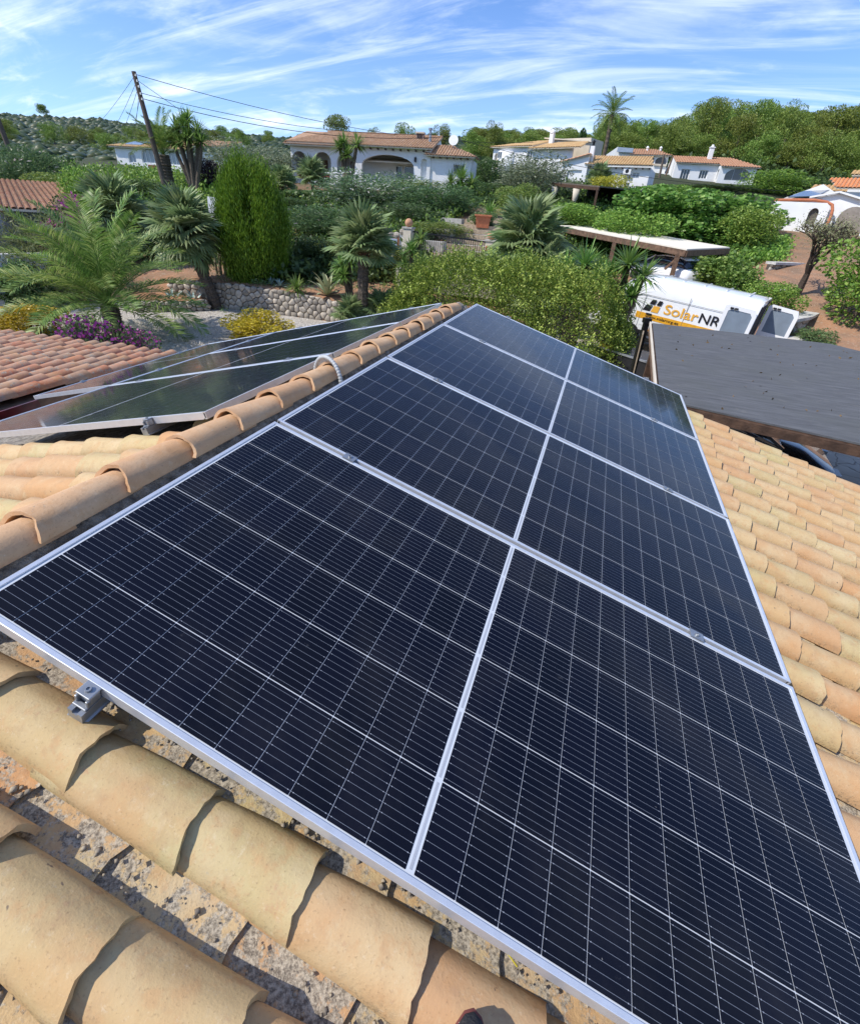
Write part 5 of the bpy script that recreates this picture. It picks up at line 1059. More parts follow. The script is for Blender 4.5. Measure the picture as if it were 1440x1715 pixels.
# ------------------------------------------------------------------ dry stone walls
def stone_mesh(seed):
    rg = random.Random(seed); bm = bmesh.new(); bmesh.ops.create_cube(bm, size=1); bmesh.ops.subdivide_edges(bm, edges=bm.edges[:], cuts=1, use_grid_fill=True)
    for v in bm.verts:
        p = v.co*2; q = (abs(p.x)**3+abs(p.y)**3+abs(p.z)**3)**(1/3) or 1; v.co = p/max(q, .01)*.5*(1+rg.uniform(-.14, .14))
    me = bpy.data.meshes.new('stone'); bm.to_mesh(me); bm.free(); me.materials.append(M_stone); return me
STONES = [stone_mesh(i) for i in range(8)]
def stone_wall(label, pts, base, top, parent=None, size=.30, thick=.3, seed=1, cat='wall'):
    """pts: polyline (x, y); base/top: functions of arc length fraction; stones fill the face towards the house"""
    t = thing('stone_wall', label, cat); rg = random.Random(seed); P = [Vector((x, y, 0)) for x, y in pts]
    L_ = [0]
    for i in range(len(P)-1): L_.append(L_[-1]+(P[i+1]-P[i]).length)
    def at(d):
        for i in range(len(P)-1):
            if d <= L_[i+1] or i == len(P)-2: return P[i].lerp(P[i+1], (d-L_[i])/(L_[i+1]-L_[i])), (P[i+1]-P[i]).normalized()
    core = MB(); n = max(4, int(L_[-1]/.6))
    for i in range(n):
        a, d = at(L_[-1]*i/n); b, _ = at(L_[-1]*(i+1)/n); f = (i+.5)/n; z0, z1 = base(f)-.2, top(f)-.05
        nn = Vector((-d.y, d.x, 0)); core.prism([a+nn*.05, b+nn*.05, b+nn*thick, a+nn*thick], (0, 0, z0), (0, 0, z1))
    core.build('wall_core', mat('wall_joint_earth', (.12, .10, .085), .95, .2, 20), t)
    # polygonal stones: cells of a jittered point set on the wall face, each shrunk to leave a joint
    hm = max(top(i/20)-base(i/20) for i in range(21)); pts2 = []
    nz, nd_ = max(1, round(hm/(size*.62))), int(L_[-1]/(size*.82))
    for i in range(-1, nz+1):
        for j in range(-1, nd_+1): pts2.append(((j+.5+.5*(i % 2)+rg.uniform(-.34, .34))*L_[-1]/nd_, (i+.5+rg.uniform(-.34, .34))*hm/nz))
    for (px, pz) in pts2:
        if not (0 < px < L_[-1]): continue
        f = px/L_[-1]; zb, zt = base(f), top(f)
        if not (0 < pz < zt-zb+.04): continue
        poly = [(px-size, pz-size), (px+size, pz-size), (px+size, pz+size), (px-size, pz+size)]
        for (qx, qz) in pts2:
            dx, dz = qx-px, qz-pz; q2 = dx*dx+dz*dz
            if q2 == 0 or q2 > 5*size*size: continue
            c_ = (dx*(px+qx)+dz*(pz+qz))/2-.011*math.sqrt(q2); new = []
            for k in range(len(poly)):
                a_, b_ = poly[k], poly[(k+1) % len(poly)]; da, db = a_[0]*dx+a_[1]*dz-c_, b_[0]*dx+b_[1]*dz-c_
                if da <= 0: new.append(a_)
                if (da < 0) != (db < 0): tt = da/(da-db); new.append((a_[0]+(b_[0]-a_[0])*tt, a_[1]+(b_[1]-a_[1])*tt))
            poly = new
            if len(poly) < 3: break
        if len(poly) < 3: continue
        p, dr = at(px); nn = Vector((-dr.y, dr.x, 0)); k = len(poly); bl = rg.uniform(.02, .055)
        ring = lambda s_, y: [((x-px)*s_, y+rg.uniform(-.006, .006), min((z-pz)*s_, zt-zb-pz+.03)) for x, z in poly]
        V = ring(1, .06)+ring(.96, -bl*.3)+ring(.72, -bl)+[(0, -bl-.006, 0)]
        F = [(i, (i+1) % k, k+(i+1) % k, k+i) for i in range(k)]+[(k+i, k+(i+1) % k, 2*k+(i+1) % k, 2*k+i) for i in range(k)]+[(2*k+i, 2*k+(i+1) % k, 3*k) for i in range(k)]
        me = MB().add(V, F).mesh('stone', M_stone, True); ob('stone', me, t, frame(p+nn*.03+Vector((0, 0, zb+pz)), dr, nn, Vector((0, 0, 1))))
    return t
A = [-47.5+i*.75 for i in range(29)]
stone_wall('long dry stone retaining wall curving along the gravel below the thuja', [pol(a, RW(a)-.06) for a in A], lambda f: -3.52, lambda f: zpol(A[min(28, int(f*28))], RW(A[min(28, int(f*28))])+.34)+.02, size=.36)
lw = stone_wall('low stone wall edging the raised bed beside the leaning palm', [pol(a, 22.4-.25*math.sin((a+51)*.35)) for a in (-51, -49.5, -48, -46.5, -45, -44)], lambda f: -3.5, lambda f: -3.05, size=.26, seed=4)
bed = MB().prism([Vector((*pol(a, r), 0)) for a, r in ((-51, 22.5), (-49.5, 22.45), (-48, 22.3), (-46.5, 22.3), (-45, 22.45), (-44, 22.5), (-45, 24.0), (-51, 24.9))], (0, 0, -3.5), (0, 0, -3.10)); tag(bed.build('raised_bed_soil', M_soil), kind='structure')
for lab, pts, top, bs in (('whitewashed terrace wall beyond the felt roof, at the right edge', [(8.6, 20.9), (10.2, 22.7), (11.4, 24.6), (13.4, 26.9)], -2.72, -3.35), ('white topped terrace wall below the almond tree', [(9.0, 26.4), (11.0, 29.0), (13.9, 33.0)], -1.52, -2.3), ('stone terrace wall behind the almond tree', [(9.4, 30.2), (11.0, 31.6), (13.6, 34.2)], -.55, -1.3), ('rough stone wall behind the open van door', [(7.9, 20.9), (9.4, 23.0), (10.4, 25.0)], -2.1, -2.9)):
    t = stone_wall(lab, pts, lambda f, b=bs: b, lambda f, p=top: p, size=.42, seed=int(-bs*10))
    m = MB()
    for i in range(len(pts)-1):
        a, b = Vector((*pts[i], top+.02)), Vector((*pts[i+1], top+.02)); d = (b-a).normalized(); nn = Vector((-d.y, d.x, 0)); m.beam(a+nn*.15, b+nn*.15, .55, .12)
    m.build('coping', M_sun, t)
# ------------------------------------------------------------------ gate, steps, pots
gl, gr = Vector((*pol(-21.5, 24.6), 0)), Vector((*pol(-13.3, 22.9), 0)); gz0 = -1.55
t = thing('iron_gate', 'black iron bar gate across the garden path', 'gate'); MB().beam(gl+up*-.12, gr+up*-.27, .05, .06).build('top_rail', M_iron, t); MB().beam(gl+up*(gz0+.05), gr+up*(gz0-.1), .05, .05).build('bottom_rail', M_iron, t)
bar = MB().beam((0, 0, 0), (0, 0, 1.38), .022, .022, (1, 0, 0)).mesh('bar', M_iron)
for i in range(34): p = gl.lerp(gr, (i+.5)/34); ob('bar', bar, t, Matrix.Translation((p.x, p.y, gz0+.02-.13*(i/34))))
for p, zt, lab in ((gl+(gl-gr).normalized()*.25, .0, 'left gate post with an orange clay ball on top'), (gr+(gr-gl).normalized()*.25, -.22, 'right gate post with an orange clay ball and a small red plate')):
    t = thing('gate_post', lab, 'gate post', Matrix.Translation((p.x, p.y, 0))); MB().box((0, 0, (gz(p.x, p.y)-.2+zt)/2), (.42, .42, zt-gz(p.x, p.y)+.2)).build('post', M_cream, t, bevel=.02); MB().box((0, 0, zt+.03), (.5, .5, .07)).build('post_cap', M_concr, t)
    MB().lathe([(.0, zt+.06)]+[(.19*math.sin(math.pi*i/10), zt+.24-.19*math.cos(math.pi*i/10)) for i in range(1, 11)], n=16).build('ball', M_ball, t, True)
    if 'red' in lab: MB().box((-.05, -.22, zt-.35), (.26, .02, .3)).build('red_plate', mat('red_sign_enamel', (.55, .10, .07), .5), t); 
x, y = pol(-24.6, 25.2); t = thing('name_wall', 'whitewashed stone wall piece with a brick framed tile plaque left of the gate', 'wall', T(x, y, 0, R(14)))
MB().box((0, 0, -1.0), (2.6, .3, 1.5)).build('wall', M_white2, t)
for i in range(9): ob('stone', STONES[i % 8], t, Matrix.Translation((-1.1+.28*i, -.12, -.28+.1*math.sin(i*2))) @ Matrix.Diagonal((.32, .22, .28, 1)))
MB().box((.35, -.17, -.62), (.75, .05, .55)).build('plaque_frame', mat('brick_frame', (.45, .20, .10), .9), t); MB().box((.38, -.2, -.64), (.5, .03, .3)).build('tile_plaque', mat('blue_white_tile', (.62, .68, .76), .3, .2, 30, col2=(.35, .45, .62)), t)
t = thing('garden_steps', 'pale stone garden steps climbing from the gate between shrubs', 'steps'); p0 = Vector((*pol(-16.2, 24.4), 0)); p1 = Vector((*pol(-12.4, 37.5), 0)); d = (p1-p0).normalized(); nn = Vector((-d.y, d.x, 0)); n = 15
M_step = mat('pale_step_stone', (.64, .58, .49), .9, .2, 3, bump=.4, bscale=20); M_riser = mat('step_edge_stone', (.46, .36, .25), .9, .2, 9)
for i in range(n):
    a = p0+d*(i*.88); b = a+d*1.02; z = gz(a.x+d.x*.44, a.y+d.y*.44)+.12; w_ = 1.55-.03*i
    s_ = MB().prism([a-nn*w_, b-nn*w_, b+nn*w_, a+nn*w_], (0, 0, z-.5), (0, 0, z)).build('step', M_step, t); MB().prism([a-nn*w_-d*.02, a+d*.16-nn*w_, a+d*.16+nn*w_, a-d*.02+nn*w_], (0, 0, z-.2), (0, 0, z+.012)).build('step_edge', M_riser, s_)
t = thing('path', 'paved landing just inside the iron gate', 'path'); a = p0-d*3; 
tag(MB().prism([a-nn*2.4, p0-nn*2.4+d*1.5, p0+nn*2.2+d*1.5, a+nn*2.2], (0, 0, -2.4), (0, 0, gz0+.03)).build('paving', M_step, t), kind=None)
for i, (f, s) in enumerate(((.15, -1.75), (.32, -1.7), (.5, -1.6))):
    p = p0+d*(f*13)+nn*1.8; MB().box((p.x, p.y, gz(p.x, p.y)+.1), (1.3, .6, .7)).build('kerb_block', M_concr, t)
x, y = pol(-13.9, 30.6); z = gz(x, y)+.1; t = thing('plant_pot', 'square terracotta pot beside the garden steps', 'plant pot', T(x, y, z, .3))
pm = MB().prism([(-.36, -.36, 0), (.36, -.36, 0), (.36, .36, 0), (-.36, .36, 0)], (0, 0, 0), (0, 0, .02)); pm.add([(s*(.34+k*.10), q*(.34+k*.10), k*.62) for k in (0, 1) for s, q in ((-1, -1), (1, -1), (1, 1), (-1, 1))], [(0, 1, 5, 4), (1, 2, 6, 5), (2, 3, 7, 6), (3, 0, 4, 7), (4, 5, 6, 7)]); pm.build('pot', M_terra, t); MB().box((0, 0, .62), (.98, .98, .10)).build('pot_rim', M_terra, t, bevel=.02)
x, y = pol(-43.3, 23.0); t = thing('statue', 'small pale stone garden figure at the foot of the retaining wall', 'statue', T(x, y, -3.5))
MB().box((0, 0, .08), (.34, .34, .18)).build('plinth', M_concr, t); MB().lathe([(.12, .17), (.15, .22), (.11, .34), (.13, .46), (.15, .56), (.11, .64), (.05, .68), (.07, .72), (.085, .78), (.07, .85), (.02, .89)], n=12).build('figure', mat('statue_stone', (.50, .45, .38), .9, .2, 12, bump=.5), t, True)
x, y = pol(-43.7, 23.3); t = thing('stone_trough', 'grey stone planter standing by the retaining wall', 'planter', T(x, y, -3.5, .5)); MB().box((0, 0, .45), (.7, .4, .55)).build('trough', M_stone, t, bevel=.03); MB().box((0, 0, .1), (.4, .3, .25)).build('foot', M_stone, t); MB().box((0, 0, .74), (.8, .48, .07)).build('trough_rim', M_stone, t)
# ------------------------------------------------------------------ white van with open rear doors
t = thing('van', 'white high roofed van with solar company lettering and open rear doors', 'van', FM((1.35, 19.47), -21, -3.17) @ Matrix.Rotation(R(4.3), 4, 'Y'))
W_ = 1.96
def sec(s, zt, zb, ins, sh=.0):
    pr = [(0.03, zb), (0, zb+.15), (0, zb+(zt-zb)*.45), (.03+ins*.4, zb+(zt-zb)*.72), (.07+ins, zt-.22), (.16+ins, zt-.07), (.42+ins, zt), (W_/2, zt+.03)]
    return [(s, y, z) for y, z in pr]+[(s, W_-y, z) for y, z in reversed(pr[:-1])]
secs = [sec(5.0, 2.42, .42, .03), sec(4.9, 2.47, .38, 0), sec(3, 2.5, .36, 0), (sec(1.5, 2.5, .36, 0)), sec(.95, 2.44, .36, .03), sec(.6, 2.22, .36, .08), sec(.05, 1.35, .36, .06), sec(-.35, 1.0, .40, .10), sec(-.5, .8, .45, .2)]
k = len(secs[0]); vm = MB(); vm.add([p for s_ in secs for p in s_], [(i*k+j, i*k+j+1, (i+1)*k+j+1, (i+1)*k+j) for i in range(len(secs)-1) for j in range(k-1)]+[(i*k+k-1, i*k, (i+1)*k, (i+1)*k+k-1) for i in range(len(secs)-1)]+[tuple(range((len(secs)-1)*k, len(secs)*k))])
vm.build('body', M_paint, t, True)
MB().prism([(4.985, .12, .55), (4.985, W_-.12, .55), (4.985, W_-.16, 2.22), (4.985, .16, 2.22)], (0, 0, 0), (-.03, 0, 0)).build('load_shade', M_dark, t)  # flat dark sheet stands in for the shaded inside of the van
MB().box((4.97, W_/2, 2.36), (.10, W_-.35, .16)).build('rear_header', M_paint, t); MB().box((4.99, W_*.75, 2.33), (.12, .5, .10)).build('high_brake_light', M_blackpl, t); MB().box((5.02, W_/2, .42), (.18, W_-.06, .2)).build('rear_bumper', M_blackpl, t)
sm = MB()
sm.box((2.94, -.004, 1.35), (.012, .01, 1.5)).box((3.1, -.004, 1.9), (3.8, .01, .010)).box((1.45, -.004, 1.2), (.012, .01, 1.4))
sm.build('body_seam', mat('seam_shadow_grey', (.10, .10, .11), .8), t)  # dark strips painted in for the shadow of panel seams and groove
for i in range(5): MB().box((1.7+.7*i, W_/2, 2.515), (.05, W_-.9, .03)).build('roof_rib', M_paint, t)
MB().prism([(1.3, -.004, 1.075), (2.9, -.004, 1.075), (4.0, -.004, 1.075), (4.0, -.004, 1.29), (1.3, -.004, 1.29)], (0, -.004, 0), (0, .003, 0)).build('orange_band', mat('orange_vinyl', (.80, .40, .03), .4), t)
MB().box((2.6, -.03, .60), (3.2, .06, .14)).build('side_moulding', M_blackpl, t); MB().box((2.4, .02, .37), (5.0, .1, .14)).build('sill', M_blackpl, t)
MB().box((1.75, -.02, 1.28), (.20, .04, .05)).box((3.0, -.02, .95), (.20, .04, .05)).build('door_handle', M_blackpl, t); MB().box((1.62, -.006, .95), (.2, .012, .2)).build('fuel_flap', M_paint, t); MB().box((1.9, -.015, .72), (.10, .03, .05)).box((3.6, -.015, .72), (.10, .03, .05)).build('side_light', mat('amber_lens', (.6, .25, .02), .3), t)
def letters(txt, s0, s1, zb, h, m, name='lettering'):
    c = bpy.data.curves.new(name, 'FONT'); c.body = txt; c.size = 1; c.extrude = .002; c.offset = .012; o = bpy.data.objects.new(name, c)
    C.objects.link(o); bpy.context.view_layer.update(); bb = [Vector(q) for q in o.bound_box]; x0, x1 = min(q.x for q in bb), max(q.x for q in bb); y0, y1 = min(q.y for q in bb), max(q.y for q in bb)
    me = bpy.data.meshes.new_from_object(o); bpy.data.objects.remove(o); me.materials.append(m)
    sx = (s1-s0)/(x1-x0); sz = h/(y1-y0); ob(name, me, t, Matrix.Translation((s0-x0*sx, -.0125, zb-y0*sz)) @ Matrix.Rotation(R(90), 4, 'X') @ Matrix.Diagonal((sx, sz, 1, 1)))
M_or = mat('orange_lettering', (.80, .42, .06), .4, .03); M_bl = mat('charcoal_lettering', (.018, .018, .022), .4)
letters('Solar', 2.22, 3.37, 1.395, .345, M_or); letters('NRG', 3.42, 4.40, 1.395, .33, M_bl); letters('www.solarnrg.es', 1.64, 2.84, 1.115, .13, M_bl, 'web_address')
for j, (a, b, c, d, sk, mm) in enumerate(((1.65, 1.84, 1.63, 1.79, .07, M_bl), (1.90, 2.06, 1.63, 1.79, .06, M_bl), (1.47, 1.74, 1.38, 1.59, .10, M_bl), (1.78, 2.03, 1.37, 1.59, .05, M_or))):
    MB().prism([(a, -.01, c), (b, -.01, c), (b+sk*.4, -.01, d), (a+sk, -.01, d)], (0, -.004, 0), (0, .004, 0)).build('logo_square', mm, t, bevel=.0)
def wheel(par, x, y, z, r=.35, w_=.24):
    o = MB().tube([(x, y-w_/2, z), (x, y+w_/2, z)], r, 22).build('wheel', M_rubber, par); MB().tube([(x, y-w_/2-.01, z), (x, y-w_/2+.03, z)], r*.62, 16).build('rim', M_rail, o)
for x in (1.2, 4.1):
    for y in (.13, W_-.13): wheel(t, x, y, .35)
MB().tube([(1.2, -.012, .38), (1.2, .2, .38)], .46, 22).build('wheel_arch', M_blackpl, t)
def door(M, lab):
    o = ob('rear_door', panel_mesh('rear_door', [(0, .5), (.95, .5), (.95, 2.05), (.88, 2.22), (.1, 2.26), (0, 2.2)], [[(.12, 1.35), (.84, 1.35), (.84, 2.0), (.76, 2.1), (.2, 2.12), (.12, 2.06)]], .06, M_paint), t, M); o['label'] = lab
    ob('door_window', panel_mesh('door_window', [(.11, 1.34), (.85, 1.34), (.85, 2.0), (.77, 2.11), (.19, 2.13), (.11, 2.07)], [], .03, M_pale), o, Matrix.Translation((0, .015, 0))); MB().box((.2, -.02, 2.16), (.1, .04, .05)).box((.33, -.02, 2.16), (.1, .04, .05)).build('hinge', M_blackpl, o)
door(Matrix.Translation((4.05, -.17, -.05)) @ Matrix.Rotation(R(5), 4, 'Z'), 'left rear door folded back along the van side'); door(Matrix.Translation((5.05, W_-.3, 0)) @ Matrix.Rotation(R(-6), 4, 'Z'), 'right rear door standing open behind the van')
# ------------------------------------------------------------------ cars
def car(label, M, paint):
    t = thing('parked_car', label, 'car', M)
    def loft(S_, name, m, smooth=True):
        k = len(S_[0]); b = MB(); b.add([p for s in S_ for p in s], [(i*k+j, i*k+(j+1) % k, (i+1)*k+(j+1) % k, (i+1)*k+j) for i in range(len(S_)-1) for j in range(k)]+[tuple(range(k)), tuple(range((len(S_)-1)*k, len(S_)*k))]); return b.build(name, m, t, smooth)
    def s1(x, w_, z0, z1, c=.12): return [(x, -w_, z0), (x, -w_-.02, (z0+z1)/2), (x, -w_+.03, z1-c), (x, -w_+.2, z1), (x, w_-.2, z1), (x, w_-.03, z1-c), (x, w_+.02, (z0+z1)/2), (x, w_, z0)]
    loft([s1(-2.1, .70, .35, .85), s1(-1.9, .82, .25, .98), s1(-.8, .87, .22, 1.0), s1(.7, .87, .22, .98), s1(1.5, .85, .22, .90), s1(2.0, .78, .25, .74), s1(2.15, .62, .32, .6)], 'body', paint)
    loft([s1(-1.85, .66, .95, 1.02, .02), s1(-1.45, .64, .95, 1.42, .05), s1(-.2, .64, .95, 1.48, .05), s1(.45, .62, .95, 1.40, .05), s1(1.15, .66, .94, .98, .01)], 'windows', M_glass)
    loft([s1(-1.6, .60, 1.33, 1.40, .03), s1(-1.2, .60, 1.40, 1.49, .03), s1(-.2, .60, 1.43, 1.52, .03), s1(.4, .58, 1.36, 1.44, .03)], 'roof', paint)
    MB().beam((.42, -.62, 1.42), (1.15, -.70, .97), .06, .05).beam((.42, .62, 1.42), (1.15, .70, .97), .06, .05).beam((-.3, -.66, 1.44), (-.3, -.84, .96), .07, .04).build('pillar', paint, t)
    for y in (-1, 1): MB().box((.75, .96*y, 1.0), (.14, .16, .12)).build('mirror', M_blackpl, t); MB().box((2.02, .55*y, .66), (.16, .3, .12)).build('headlight', M_pale, t)
    MB().box((2.14, 0, .36), (.1, 1.2, .16)).build('bumper', M_blackpl, t)
    for x in (-1.3, 1.35):
        for y in (-.78, .78): wheel(t, x, y, .31, .31, .2)
car('dark car parked under the felt roofed carport, only its glass and bonnet showing', T(3.75, 9.35, -3.42, R(-8)), mat('dark_car_paint', (.02, .022, .028), .2, .05, 3, coat=.8)); car('white car parked in the shade under the cream roofed carport', T(4.3, 28.6, gz(4.3, 28.6)+.02, R(130)), M_paint)
# ------------------------------------------------------------------ odds and ends near the hedge
MB_ = MB().beam((0, 0, -.1), (0, 0, 2.15), .12, .12, (1, 0, 0)); t = thing('gate_post', 'black metal post standing between the hedge and the felt roof', 'post', T(2.46, 12.55, -3.45, .3)); MB_.build('post', M_iron, t); MB().box((0, 0, 2.2), (.17, .17, .12)).build('post_cap', M_iron, t)
t = thing('trailer', 'low black utility trailer parked behind the black post', 'trailer', T(2.75, 14.6, -3.45, R(-38)))
MB().box((0, 0, .62), (2.3, 1.2, .5)).build('tub', M_blackpl, t); MB().box((0, -.62, .9), (2.35, .05, .05)).build('rail', M_rail, t); MB().box((0, -.62, .38), (2.35, .05, .06)).build('chassis_rail', M_rail, t); wheel(t, 0, -.72, .28, .28, .18); wheel(t, 0, .72, .28, .28, .18)
t = thing('toolbox', 'yellow box half hidden behind the hedge and the black post', 'box', T(1.95, 15.2, -3.45, .4)); MB().box((0, 0, .75), (.7, .5, .5)).build('box_body', mat('yellow_plastic_box', (.60, .40, .02), .5), t, bevel=.03); MB().box((0, 0, 1.02), (.72, .52, .06)).build('lid', M_blackpl, t); MB().box((0, 0, .25), (.5, .4, .5)).build('stand', M_blackpl, t)
t = thing('board', 'beige board leaning at the left end of the felt roofed carport', 'board'); MB().prism([(2.42, 11.6, -3.42), (2.62, 13.5, -3.42), (2.52, 13.5, -1.55), (2.36, 11.75, -1.45)], (0, 0, 0), (.03, 0, 0)).build('panel', mat('beige_board', (.36, .29, .20), .8, .08), t)
# ------------------------------------------------------------------ red tiled annex below the left slope, with its gutter
an = thing('annex', 'low annex with weathered red barrel tiles below the left solar panels', 'building')
R0 = R(8); aX = Vector((-math.sin(R0), math.cos(R0), -.085)).normalized(); aV = Vector((-math.cos(R0), -math.sin(R0), 0)); aN = aX.cross(aV).normalized(); aN = aN if aN.z > 0 else -aN; aV = aN.cross(aX)
a0 = Vector((-4.35, -.9, -1.0))
def AP(u, v, w=0): return a0+aX*u+aV*v+aN*w
deck = MB().prism([AP(-1, -.15, -.06), AP(6.45, -.15, -.06), AP(6.45, 4.9, -.06), AP(-1, 4.9, -.06)], -aN*.1, aN*0).build('roof_slope', M_wood2, an)
ANT = [tile_mesh('annex_tile', M_annex, 80+i, n=7, m=2, Ln=.40, r0=.088, r1=.106, h=.85, th=.013) for i in range(5)]; ANC = [tile_mesh('annex_channel', M_annex, 90+i, n=5, m=1, Ln=.40, r0=.09, r1=.09, h=.4, inv=True) for i in range(3)]
for c in range(20):
    ph = random.uniform(-.06, .06)
    for r in range(19):
        u = .35+.33*r+ph; v = c*.245
        if u > 6.75 or (c > 9 and u < 2.5) or u < 1.4: continue
        ob('roof_tile', ANT[random.randrange(5)], deck, jit(frame(AP(u-.4, v), aX, aV*1.0, aN), .03, .006))
        if c % 1 == 0: ob('channel_tile', ANC[random.randrange(3)], deck, jit(frame(AP(u-.45, v+.122, .02), aX, aV, aN), .02, .005))
MB().prism([AP(6.2, 0, -.1), AP(6.2, 4.8, -.1), AP(6.1, 4.8, -.1), AP(6.1, 0, -.1)], (0, 0, 0), (0, 0, -1.9)).build('wall', M_white, an); MB().prism([AP(0, 4.7, -.1), AP(6.2, 4.7, -.1), AP(6.2, 4.6, -.1), AP(0, 4.6, -.1)], (0, 0, 0), (0, 0, -1.9)).build('wall', M_white, an)
gt = MB(); g0, g1 = Vector((-3.95, -1.5, -1.32)), Vector((-4.25, 2.75, -1.38))
gd = (g1-g0).normalized(); gs = Vector((gd.y, -gd.x, 0))
gt.prism([g0+gs*q[0]+up*q[1] for q in ((-.22, .10), (-.20, .10), (-.17, -.06), (.15, -.06), (.2, .12), (.22, .12), (.17, -.085), (-.19, -.085))], (0, 0, 0), g1-g0); tag(gt.build('valley_gutter', M_redgut), 'dark red painted gutter between the annex tiles and the buff roof', 'gutter')
# ------------------------------------------------------------------ power poles and wires
def catenary(a, b, sag, n=16): return [Vector(a).lerp(Vector(b), i/n)-Vector((0, 0, 4*sag*(i/n)*(1-i/n))) for i in range(n+1)]
def wire(label, a, b, sag, r=.022):
    r *= .6
    return tag(MB().tube(catenary(a, b, sag), r, 4).build('overhead_wire', M_blackpl), label, 'wire', 'overhead wires from the wooden pole')
pb = Vector((*pol(-46.05, 45), .3)); pt = Vector((*pol(-46.9, 45), 7.85)); t = thing('utility_pole', 'leaning grey wooden power pole standing left of the many headed yucca tree', 'utility pole')
MB().tube([pb, pb.lerp(pt, .5), pt], [.20, .17, .14], 10).build('pole', M_pole, t)
for f in (.97, .93, .89, .84, .80):
    p = pb.lerp(pt, f); MB().lathe([(.03, -.06), (.06, -.03), (.045, .02), (.06, .05), (.02, .08)], (p.x+.2, p.y-.1, p.z), 8).tube([p, p+Vector((.2, -.1, 0))], .02, 5).build('insulator', M_white2, t)
X = lambda az, r, z: Vector((*pol(az, r), z))
hp = [pb.lerp(pt, f)+Vector((.2, -.1, .05)) for f in (.97, .93, .89, .84, .80)]
wire('topmost wire running right from the wooden pole to the house with the round corner', hp[0], X(-9.6, 66, 8.45), 1.2, .03); wire('upper of the two middle wires running right from the wooden pole to the villa', hp[3], X(-18.0, 50, 6.9), .8, .028); wire('lower of the two middle wires running right from the wooden pole to the villa', hp[4], X(-18.0, 50, 6.7), .9, .034); wire('wire dropping from the pole top towards the hill behind the thuja', hp[1], X(-33, 120, 6.0), 1.2, .03)
for i, (az, z) in enumerate(((-53.5, 5.4), (-51.5, 5.3), (-50.5, 5.1), (-49.3, 5.0))): wire(('longest', 'second', 'third', 'shortest')[i]+' of the four thin wires running left from the wooden pole', hp[i], X(az, 95, z), .8, .024)
wire('stay wire hanging down from the wooden pole to the white villa', pb.lerp(pt, .86), X(-47.9, 62, 5.3), .1, .02)
wire('pale cable crossing in front of the pine hill on the right', X(-18, 50, 6.6), X(30, 70, 5.6), 1.9, .03)
t = thing('utility_pole', 'thin leaning pole at the left edge above the small white hut', 'utility pole'); MB().tube([X(-57.0, 60, .5), X(-57.3, 60, 5.9)], [.22, .17], 9).build('pole', M_pole, t)
t = thing('utility_pole', 'slim wooden pole beside the house with the big arched window', 'utility pole'); MB().tube([X(3.1, 74, 5.0), X(3.0, 74, 8.6)], [.14, .12], 7).build('pole', M_pole, t)
# ------------------------------------------------------------------ almond tree
def bare_tree(label, x, y, z, h, wd, n, kind, seed):
    t = thing('almond_tree', label, 'tree', T(x, y, z)); rg = random.Random(seed); m = MB(); tips = []
    def grow(p, d, l, r, k):
        q = p+d*l; mid = p.lerp(q, .5)+Vector((rg.uniform(-1, 1), rg.uniform(-1, 1), 0))*l*.08; m.tube([p, mid, q], [r, r*.85, r*.7], 6 if k < 2 else 4); tips.append(q)
        if k < 5:
            for i in range(3 if k else 4):
                e = (d*.75+Vector((rg.uniform(-1, 1), rg.uniform(-1, 1), rg.uniform(-.15, .65)))).normalized(); grow(q, e, l*rg.uniform(.62, .85), r*.62, k+1)
    grow(Vector((0, 0, -.1)), Vector((.1, .05, 1)).normalized(), h*.28, .17, 0); m.build('trunk', mat('almond_bark', (.09, .065, .05), .95, .3, 20, bump=.6), t)
    P = np.array([tuple(p) for p in tips[5:]]); rgn = np.random.default_rng(seed); P = P[rgn.integers(0, len(P), n)]+rgn.normal(0, .16, (n, 3)); ob('foliage', leaf_mesh('foliage', P, rgn.normal(0, 1, (n, 3)), .028, .075, LM[kind], seed, 0, 1), t); return t
bare_tree('sparse almond tree with dark forked trunk on the orange terrace', 9.72, 26.3, gz(9.72, 26.3), 3.5, 3.6, 3800, 'almond', 5)
# ------------------------------------------------------------------ pines and scrub on the hills
def pine_proto(seed, kind='pine', umbrella=False):
    rg = random.Random(seed); lumps = []
    for i in range(30):
        a = rg.uniform(0, 6.28); z = rg.uniform(.30, .92) if not umbrella else rg.uniform(.6, .95); rr = rg.uniform(.05, .42)*(1.15-z)**.5*(1.25 if not umbrella else 1); q = rg.uniform(.09, .17); lumps.append(((rr*math.cos(a), rr*math.sin(a), z), (q, q, q*.72)))
    P, Q = lump_points(lumps, 7500, seed, .15); return leaf_mesh('crown', P, Q, .012, .034, LM[kind], seed, .5, .7)
PINES = [pine_proto(200+i) for i in range(5)]; UMB = pine_proto(260, umbrella=True)
TRK = MB().tube([(0, 0, -.1), (.02, 0, .4), (0, .02, .85)], [.03, .022, .01], 6).mesh('trunk', M_bark2)
def pine(x, y, z, h, wd, label, group=None, k=None):
    t = thing('pine_tree', label, 'pine', T(x, y, z), group); ob('trunk', TRK, t, T(0, 0, 0, 0, (h*.8, h*.8, h))); ob('crown', UMB if k == 'u' else PINES[random.randrange(5)], t, T(0, 0, 0, random.uniform(0, 6.28), (wd, wd, h)))
rr = random.Random(44); spots = []
